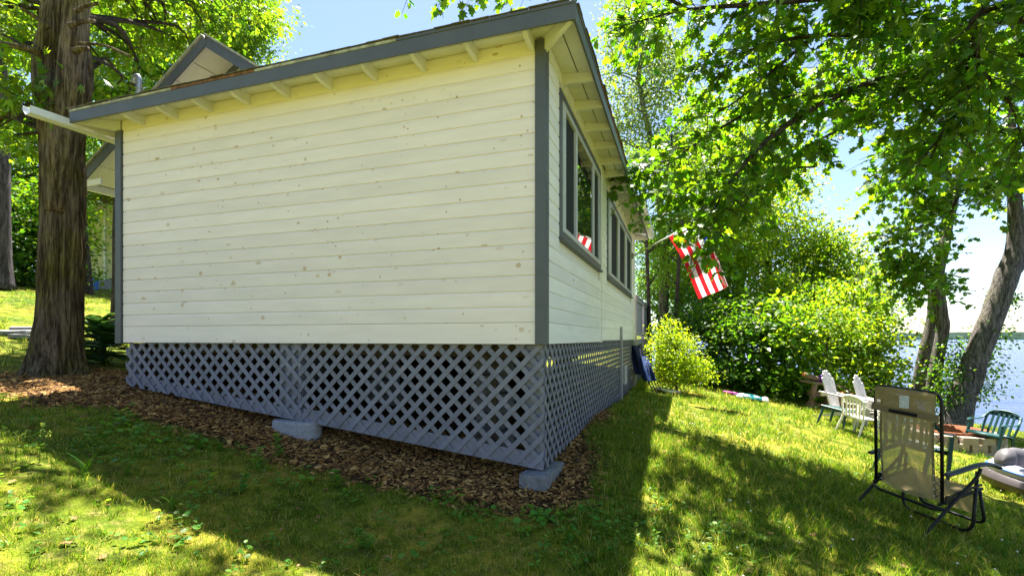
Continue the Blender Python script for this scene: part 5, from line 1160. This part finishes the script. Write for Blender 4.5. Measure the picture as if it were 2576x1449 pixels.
# ---- stackable resin armchair
def monobloc(name, label, x, y, face, mat, slats=5, sc=1.0, group='resin chairs on the lawn'):
    M = frame_at(x, y, face) @ Matrix.Scale(sc, 4); t = thing(name, (x, y, gz(x, y)), label, 'chair', group)
    s = MB(); s.grid(lambda u, v: ((u - .5) * (.44 + .04 * v), -.20 + .44 * v, .425 + .02 * v - .018 * math.sin(math.pi * u) * math.sin(math.pi * v) - .03 * max(0, v - .88) * 8), 10, 10)
    s.grid(lambda u, v: ((u - .5) * (.44 + .04 * v), -.20 + .44 * v, .405 + .015 * v), 4, 4)
    s.box(-.225, .225, -.215, -.195, .385, .425).box(-.24, .24, .235, .25, .385, .43); s.build('seat', mat, t, M, True)
    for sx in (-1, 1):
        for (y0, y1, zt) in ((.20, .27, .62), (-.18, -.26, .42)):
            lg = MB(); x0, x1 = sx * .235, sx * .275
            pts = [(x0, y0, zt), (x0 + (x1 - x0) * .5, (y0 + y1) / 2, zt * .5), (x1, y1, 0)]
            lg.tube(pts, [.030, .027, .020], 4, sq=1.0); lg.build('leg', mat, t, M)
        MB().tube(smooth_path([(sx * .25, .27, .62), (sx * .275, .15, .645), (sx * .285, -.08, .65), (sx * .27, -.22, .70), (sx * .24, -.30, .80)], 5), .026, 8, sq=.45).build('arm', mat, t, M, True)
    arch = [(-.235, -.20, .42), (-.25, -.26, .62), (-.235, -.305, .77), (-.15, -.33, .845), (0, -.34, .865), (.15, -.33, .845), (.235, -.305, .77), (.25, -.26, .62), (.235, -.20, .42)]
    b = MB().tube(smooth_path(arch, 5), .028, 8, sq=.6).build('back_frame', mat, t, M, True)
    MB().grid(lambda u, v: (-.225 + .45 * u, -.315 - .02 * math.sin(math.pi * u) , .755 + (.035 + .065 * math.sin(math.pi * u)) * v), 10, 3).build('back_crest', mat, b, M, True)
    for k in range(slats):
        xx = (k - (slats - 1) / 2) * .076
        MB().box(-.019, .019, -.007, .007, 0, .40, M @ Matrix.Translation((xx, -.205, .415)) @ Matrix.Rotation(R(15.5), 4, 'X'), c=.003).build('back_slat', mat, t)
    return t
def at_uv(u, d): x = (u - CX) / F * d; return x, d
x, y = at_uv(2482, 9.3); monobloc('resin_chair', 'dark green resin armchair at the water edge beside the fire ring', x, y, (-.93, -.35), green_plastic)
x, y = at_uv(2152, 9.2); monobloc('resin_chair', 'white resin chair with slatted back beside the green side table', x, y, (.95, .3), white_plastic, 5, .84)
x, y = at_uv(2262, 9.3); monobloc('resin_chair', 'dark green resin chair seen dimly through the upper mesh of the recliner', x, y, (.9, .2), green_plastic)
x, y = at_uv(2285, 6.2); monobloc('resin_chair', 'nearer dark green resin chair seen dimly through the lower mesh of the recliner', x, y, (.9, .4), green_plastic)
# small green resin side table
x, y = at_uv(2102, 9.7); M = frame_at(x, y, (.8, .5)); t = thing('side_table', (x, y, gz(x, y)), 'small dark green resin side table in front of the left slat back chair', 'table')
MB().box(-.24, .24, -.24, .24, .365, .39, c=.006).box(-.225, .225, -.225, .225, .335, .3645).build('table_top', green_plastic, t, M)
for sx in (-1, 1):
    for sy in (-1, 1): MB().tube([(sx * .20, sy * .20, .336), (sx * .235, sy * .235, 0)], [.026, .018], 6).build('leg', green_plastic, t, M)
# ---- slat back lawn chairs
def adirondack(label, x, y, face):
    M = frame_at(x, y, face); t = thing('slat_back_chair', (x, y, gz(x, y)), label, 'chair', 'slat back chairs by the planter')
    for k in range(6):
        xx = (k - 2.5) * .092; L = .86 - .035 * abs(k - 2.5) ** 1.7; Mb = M @ Matrix.Translation((xx, -.12, .24)) @ Matrix.Rotation(R(24), 4, 'X') @ Matrix.Rotation(R((k - 2.5) * 1.6), 4, 'Y')
        w_ = .043; prof = [(-w_ * .8, 0), (w_ * .8, 0), (w_, L - .04)] + [(w_ * math.cos(a), L - .04 + .04 * math.sin(a)) for a in np.linspace(.3, math.pi - .3, 5)] + [(-w_, L - .04)]
        MB().prism(prof, 'y', -.011, .011, Mb).build('back_slat', grey_slat, t)
    for k in range(5):
        MB().box(-.26, .26, 0, .085, 0, .02, M @ Matrix.Translation((0, -.10 + k * .095, .245 + k * .025)) @ Matrix.Rotation(R(14), 4, 'X'), c=.003).build('seat_slat', grey_slat, t)
    for sx in (-1, 1):
        MB().prism([(-.50, .0), (-.42, .0), (.42, .30), (.42, .37), (.34, .37)], 'x', sx * .265 - .012, sx * .265 + .012, M).build('side_rail', grey_slat, t)
        MB().box(sx * .29 - .012, sx * .29 + .012, .32, .41, 0, .55, M).build('leg', grey_slat, t)
        MB().prism([(sx * .22, -.40), (sx * .34, -.40), (sx * .38, .46), (sx * .34, .50), (sx * .25, .48)], 'z', .551, .575, M).build('arm', grey_slat, t)
    MB().box(-.29, .29, -.36, -.335, .48, .55, M).build('back_brace', grey_slat, t)
x, y = at_uv(2112, 10.6); adirondack('left of the two pale slat back lawn chairs, behind the side table', x, y, (.62, -.78))
x, y = at_uv(2188, 10.9); adirondack('right of the two pale slat back lawn chairs, partly behind the recliner', x, y, (.62, -.78))
# ---- fire ring of stones with a rusty steel liner
fx, fy = at_uv(2385, 9.9); fx += .1; fz = gz(fx, fy); fr = thing('fire_pit', (fx, fy, fz), 'round stone fire pit with rusty steel liner near the water', 'fire pit')
rr = random.Random(5)
for row in range(3):
    for k in range(16):
        a = (k + .5 * (row % 2)) / 16 * 2 * math.pi + rr.uniform(-.02, .02); r = .66
        rough_block(MB(), 0, 0, 0, .245, .20, .132, Matrix.Translation((fx + r * math.cos(a), fy + r * math.sin(a), fz - .02 + row * .125)) @ Matrix.Rotation(a + math.pi / 2 + rr.uniform(-.06, .06), 4, 'Z'), k + row * 31, 3).build('stone', stone_mat, fr)
mb = MB(); ring = lambda r, z: [(fx + r * math.cos(a), fy + r * math.sin(a), z) for a in np.linspace(0, 2 * math.pi, 41)[:-1]]
n_ = 40; V = ring(.545, fz + .0) + ring(.545, fz + .345) + ring(.565, fz + .345) + ring(.565, fz + .30); F4 = []
for j in range(3): F4 += [[j * n_ + i, j * n_ + (i + 1) % n_, (j + 1) * n_ + (i + 1) % n_, (j + 1) * n_ + i] for i in range(n_)]
mb.add(V, F4).build('steel_liner', rust_ring, fr, None, True)
tag(MB().box(-.26, .26, -.2, .2, 0, .012, frame_at(fx - .95, fy - .5, (1, .3)) @ Matrix.Translation((0, 0, .02))).build('flat_stone', flag_stone), 'flat stone lying beside the stone fire pit', 'stone')
# ---- inflatable lounger
ix, iy = 6.95, 6.25; MI = frame_at(ix, iy, (-.28, .96)); inf = thing('inflatable_lounger', (ix, iy, gz(ix, iy)), 'grey and pale lilac inflatable lake lounger on the lawn at right', 'inflatable')
def torus(R1, R2, r, z, e=1.0): return lambda u, v: ((R1 + r * math.cos(2 * math.pi * v)) * math.cos(2 * math.pi * u), (R2 + r * math.cos(2 * math.pi * v)) * math.sin(2 * math.pi * u), z + r * e * math.sin(2 * math.pi * v))
MB().grid(torus(.58, .74, .15, .14, .9), 48, 14, True).build('base_tube', brown_vinyl, inf, MI, True)
MB().grid(torus(.56, .71, .135, .27, .75), 48, 14, True).build('upper_tube', pale_vinyl, inf, MI, True)
MB().grid(torus(.56, .72, .14, .295, .16), 48, 10, True).build('blue_stripe', blue_vinyl, inf, MI, True)
MB().grid(lambda u, v: (.52 * (2 * u - 1), .60 * (2 * v - 1), .22 + .05 * math.sin(math.pi * u) * math.sin(math.pi * v)), 12, 12).build('floor_pad', pale_vinyl, inf, MI, True)
def backrest(u, v):     # three fat ribs
    x_ = (2 * u - 1) * .58; lob = abs(math.sin(u * math.pi * 4)) ** .5; a = v * 2 * math.pi
    return Vector((x_, .56 - .12 * (2 * u - 1) ** 2 + (.07 + .055 * lob) * math.cos(a) * max(0, 1 - (2 * u - 1) ** 10) ** .5, .395 + (.145 + .02 * lob) * math.sin(a) * max(0, 1 - (2 * u - 1) ** 10) ** .5 * (1 - .18 * (2 * u - 1) ** 4)))
MB().grid(backrest, 49, 20).build('backrest', grey_vinyl, inf, MI, True)
# ---- turtle float and foam noodle far back on the lawn
tx, ty = at_uv(1885, 11.9); MT = frame_at(tx, ty, (1, .1)) @ Matrix.Scale(.62, 4); tf = thing('pool_float', (tx, ty, gz(tx, ty)), 'teal and white turtle shaped pool float on the far lawn', 'float')
MB().grid(sphere((0, 0, .09), 1, sx=.33, sy=.40, sz=.11), 24, 12, True).build('shell', teal_vinyl, tf, MT, True)
MB().grid(torus(.36, .42, .085, .075), 32, 10, True).build('rim', teal_vinyl, tf, MT, True)
for (a, b_, c, sx, sy) in ((.20, -.52, .08, .15, .12), (-.30, -.48, .08, .15, .10), (.32, .42, .08, .12, .15), (-.32, .40, .08, .12, .14), (.0, .62, .10, .12, .14)):
    MB().grid(sphere((a, b_, c), 1, sx=sx, sy=sy, sz=.085), 14, 8, True).build('flipper', white_vinyl, tf, MT, True)
for (a, b_) in ((.22, -.25), (.25, .12), (.02, -.32)): MB().grid(sphere((a, b_, .155), 1, sx=.12, sy=.10, sz=.045), 12, 8, True).build('shell_spot', white_vinyl, tf, MT, True)
nx, ny = at_uv(1842, 12.0); tag(MB().tube([(-.22, 0, .05), (.0, .01, .055), (.22, 0, .05)], .035, 10, frame_at(nx, ny, (.1, 1))).build('foam_noodle', pink_foam, None, None, True), 'short magenta foam noodle beside the turtle float', 'noodle')
# ---- folded navy camp chair against the skirt end, white board in front
cx_, cy_ = H(.34, 7.3).x, H(.34, 7.3).y; z0 = gz(cx_, cy_); cc2 = thing('folded_camp_chair', (cx_, cy_, z0), 'folded navy camp chair leaning on the lattice skirt', 'chair')
top = H(.06, 7.75, z0 + .95)
for k in range(4):
    a = H(.50 + .05 * k, 7.0 + .12 * k, 0); a.z = gz(a.x, a.y) + .01; MB().tube([tuple(a), tuple(top + Vector((.05 * k - .08, .02 * k, .02 * k)))], .011, 8).build('leg', black_metal, cc2)
def cloth(w_, h0, h1, off, ph):
    a = H(.34, 7.2, z0 + .1); ax = (top - a)
    return lambda u, v: a + ax * (h0 + (h1 - h0) * v) + AX * ((u - .5) * w_ * (1 - .3 * v) + off) + AY * (-.06 + .04 * math.sin(u * 9 + ph) + .03 * math.sin(v * 5 + ph) - .05 * math.sin(math.pi * u)) 
MB().grid(cloth(.34, .32, 1.06, -.02, 0), 16, 10).build('seat_cloth', blue_cloth, cc2, None, True)
MB().grid(cloth(.30, .18, .78, .10, 2), 16, 10).build('back_cloth', plain('blue_camp_chair_cloth', (.008, .03, .12), .8, .3, 12, .2), cc2, None, True)
MB().tube([tuple(H(.30, 7.2, z0 + .55)), tuple(H(.42, 7.15, z0 + .58)), tuple(H(.50, 7.3, z0 + .55))], .012, 6).build('strap', pale_vinyl, cc2)
q = H(.72, 7.6); tag(MB().box(-.26, .22, -.2, .2, 0, .03, frame_at(q.x, q.y, (.7, .5)) @ Matrix.Translation((0, 0, .05)), c=.004).build('white_board', white_plastic), 'flat white board lying by the folded camp chair', 'board')
# ---- flag on a pole
fb0 = H(.02, 7.35, 1.80); ft = P(1748, 560, 10.45); fpd = (ft - fb0).normalized()
flag_m, nt, n, l, bs = nodes('flag_cloth')
uvn = n.new('ShaderNodeUVMap'); sp = n.new('ShaderNodeSeparateXYZ'); l.new(uvn.outputs[0], sp.inputs[0])
par = math_n(nt, 'MODULO', math_n(nt, 'FLOOR', math_n(nt, 'MULTIPLY', sp.outputs[0], 13.0)), 2.0)
stripe = mixc(nt, par, (.55, .012, .02), (.78, .76, .76))
inu = math_n(nt, 'MULTIPLY', math_n(nt, 'GREATER_THAN', sp.outputs[0], 6 / 13), math_n(nt, 'LESS_THAN', sp.outputs[1], .40))
fu = math_n(nt, 'SUBTRACT', math_n(nt, 'FRACT', math_n(nt, 'MULTIPLY', sp.outputs[0], 9.3)), .5); fv = math_n(nt, 'SUBTRACT', math_n(nt, 'FRACT', math_n(nt, 'MULTIPLY', sp.outputs[1], 13.5)), .5)
star = math_n(nt, 'LESS_THAN', math_n(nt, 'ADD', math_n(nt, 'MULTIPLY', fu, fu), math_n(nt, 'MULTIPLY', fv, fv)), .06)
l.new(mixc(nt, inu, stripe, mixc(nt, star, (.01, .02, .16), (.78, .78, .8))), bs.inputs['Base Color']); bs.inputs['Roughness'].default_value = .8
tlb = n.new('ShaderNodeBsdfTranslucent'); l.new(mixc(nt, inu, stripe, (.02, .04, .3)), tlb.inputs['Color']); m1 = n.new('ShaderNodeMixShader'); m1.inputs[0].default_value = .45
l.new(bs.outputs[0], m1.inputs[1]); l.new(tlb.outputs[0], m1.inputs[2]); l.new(m1.outputs[0], n['Material Output'].inputs['Surface'])
flg = thing('flag', fb0, 'red and white striped flag with blue canton hanging from a white pole', 'flag')
MB().tube([fb0, ft], .014, 10).build('pole', white_plastic, flg, None, True)
MB().grid(sphere(ft, .03), 10, 8, True).build('finial', white_plastic, flg, None, True)
MB().box(-.02, .03, -.04, .04, -.06, .06, MH @ Matrix.Translation((.01, 7.33, 1.80))).build('bracket', galv, flg)
s0 = ft - fpd * .58; nuf, nvf = 26, 40
def flag_fn(u, v):        # u along the hoist (outer end u=1), v down the fly
    p = s0 + fpd * (1.25 * min(u, .56) - .35 * max(0, u - .56) * v + .10 * max(0, u - .56)) * (1 - .12 * v); side = Vector((-fpd.y, fpd.x, 0)).normalized()
    return p + Vector((.62 * v + .04 * math.sin(v * 4), -.15 * v, -1.42 * v + .25 * v * v * .3 + (-.52 * u * v * 0)) ) + side * ((.085 * math.sin(u * 10 + v * 4) * min(1, v * 3 + .2) + .16 * max(0, u - .56)) * (.4 + v) + .10 * math.sin(v * 7)) + Vector((0, 0, -.33 * u * v * (1 - v)))
fm = MB(); fm.grid(flag_fn, nuf, nvf); fme = fm.data('cloth', flag_m, True)
uvl = fme.uv_layers.new(name='UVMap')
for lp in fme.loops: uvl.data[lp.index].uv = ((lp.vertex_index % nuf) / (nuf - 1), (lp.vertex_index // nuf) / (nvf - 1))
obj('cloth', fme, flg)
# ---- timber planter / wood rack behind the slat back chairs
px_, py_ = at_uv(2120, 12.0); MPn = frame_at(px_, py_, (.25, -1)); pl = thing('timber_planter', (px_, py_, gz(px_, py_)), 'low weathered timber planter behind the slat back chairs', 'planter')
for k in range(3):
    MB().box(-.85, .75, .30, .38, .10 + k * .14, .225 + k * .14, c=.008).build('timber', wood_old, pl, MPn)
    MB().box(-.85, .75, -.38, -.30, .04 + k * .14, .165 + k * .14, c=.008).build('timber', wood_old, pl, MPn) if k != 1 else None
for xx in (-.80, -.30, .25, .72):
    MB().box(xx - .05, xx + .05, -.295, -.20, 0, .62, c=.008).build('post', wood_old, pl, MPn)
MB().box(-1.0, -.55, -.48, -.22, .20, .26, c=.006).build('seat_plank', wood_old, pl, MPn)
MB().box(-.2, .98, -.46, -.24, .62, .665, c=.006).build('shelf_plank', wood_old, pl, MPn)
MB().box(-1.05, -.60, -.44, -.24, .60, .645, c=.006).build('shelf_plank', wood_old, pl, MPn)
ot = MB().grid(lambda u, v: (-.45 + .55 * u, -.40 + .26 * v, .50 + .03 * math.sin(u * 11) + .02 * math.sin(v * 9) - .10 * max(0, v - .7)), 14, 8)
tag(ot.build('orange_towel', orange_cloth, None, MPn, True), 'crumpled orange towel lying over the timber planter', 'towel')
tag(MB().tube([(.42, -.36, .665), (.42, -.36, .80), (.43, -.36, .86)], [.07, .075, .05], 12).build('purple_bucket', purple_plastic, None, MPn, True), 'small purple toy bucket on the planter shelf', 'bucket')
lg = thing('firewood_log', MPn @ Vector((.75, -.36, .67)), 'short brown log resting on the planter shelf', 'log'); MB().tube([(.55, -.36, .74), (.75, -.35, .76), (.98, -.36, .80)], [.062, .066, .06], 12).build('bark', wood_old, lg, MPn, True); MB().tube([(.981, -.36, .80), (.986, -.36, .80)], .052, 12).build('cut_end', orange_cloth, lg, MPn)
# ---- neighbour's yellow house, far left
NH = P(300, 720, 21); MN = Matrix.Translation((NH.x, NH.y, gz(NH.x - 1, NH.y))) @ Matrix.Rotation(R(14), 4, 'Z')
nh = thing('yellow_house', MN.translation, 'pale yellow clapboard house of the neighbour behind the cedar', 'house')
wl2 = MB().prism([(-1.55, .35), (4, .35), (4, 5.4), (1.6, 5.4), (-1.55, 3.0)], 'y', 0, .2).build('wall', yellow_siding, nh, MN)
for k in range(22):
    z_ = .36 + k * .14; xl = -1.55 if z_ < 2.9 else -1.55 + (z_ - 2.9) * 1.31
    if xl < 3.5: MB().prism([(0, 0), (-.022, 0), (-.006, .139), (0, .139)], 'x', xl, 4.0, MN @ Matrix.Translation((0, -.001, z_))).build('clapboard', yellow_siding, wl2)
MB().box(-1.6, 4, -.02, .2, -.6, .345).build('foundation', concrete, nh, MN)
MB().prism([(-1.95, 2.80), (-1.85, 2.80), (1.7, 5.55), (1.7, 5.72)], 'y', -.35, 6).build('roof', dark_roof, nh, MN)
MB().prism([(-1.95, 2.70), (-1.85, 2.66), (1.7, 5.38), (1.7, 5.548), (-1.95, 2.798)], 'y', -.38, -.34).build('rake_board', gutter_white, nh, MN)
MB().box(-.55, -.47, -.06, -.025, .3, 3.3).build('downpipe', gutter_white, nh, MN)
wn_ = MB().box(.55, 1.45, -.06, -.025, 1.4, 2.9).build('window', green_trim, nh, MN); MB().box(.66, 1.34, -.07, -.061, 1.5, 2.8).build('pane', gl, wn_, MN)
pr = thing('porch_roof', MN @ Vector((.6, -2.4, 3.4)), 'edge of a dark shingled porch roof with white gutter on the yellow house', 'roof'); 
MB().prism([(-.55, 3.35), (3, 3.35), (3, 4.0), (.3, 3.75)], 'y', -3, -.5).build('shingles', dark_roof, pr, MN); MB().box(-.65, 3, -3.1, -3.0, 3.24, 3.36, c=.02).build('gutter', gutter_white, pr, MN)
for k, (u, lb) in enumerate(((226, 'left one of two blue plastic drums by the yellow house'), (240, 'right one of two blue plastic drums by the yellow house'))):
    q = P(u, 740, 18.5); z_ = gz(q.x, q.y); dr = thing('plastic_drum', (q.x, q.y, z_), lb, 'drum', 'blue drums')
    MB().grid(lambda a, v: (q.x + (.085 + .008 * math.sin(v * 18)) * math.cos(6.2832 * a) * 1.1, q.y + .095 * math.sin(6.2832 * a), z_ + .45 * v), 16, 14, True).build('barrel', blue_vinyl, dr, None, True)
    MB().tube([(q.x, q.y, z_ + .45), (q.x, q.y, z_ + .47)], .07, 14).build('lid', blue_vinyl, dr)
# flat stones stacked behind the cedar, thin trunk near the cottage end
for k, (u, v, d, s_) in enumerate(((50, 838, 9.0, .32), (75, 830, 9.2, .26), (30, 848, 8.8, .28), (62, 845, 8.6, .24))):
    q = P(u, v, d); z_ = gz(q.x, q.y)
    tag(rough_block(MB(), 0, 0, 0, s_ * 2, s_ * 1.3, .07, Matrix.Translation((q.x, q.y, z_ + .03 + .05 * (k == 1))) @ Matrix.Rotation(k * .7, 4, 'Z') @ Matrix.Rotation(.06, 4, 'X'), 60 + k, 4).build('flagstone', flag_stone), ['largest grey flagstone in the shade behind the cedar', 'grey flagstone tilted on top of the others behind the cedar', 'leftmost grey flagstone behind the cedar', 'front grey flagstone closest to the cedar trunk'][k], 'stone', 'flagstones behind the cedar')
q = P(291, 760, 9.8); b = Vector((q.x, q.y, gz(q.x, q.y)))
tree('thin_tree', 'thin dark trunk just left of the cottage corner', b, [b, b + Vector((.03, 0, 1.2)), b + Vector((.0, .1, 3)), b + Vector((.3, .3, 6.5))], [.10, .085, .075, .03], [((b.x + .4, b.y + 1, 7.0), (1.5, 1.5, 1.2), 24)], 70, .4, .11, lf_mid, bark_dark, seed=88, n_limb=12, frac=(.6, 1))
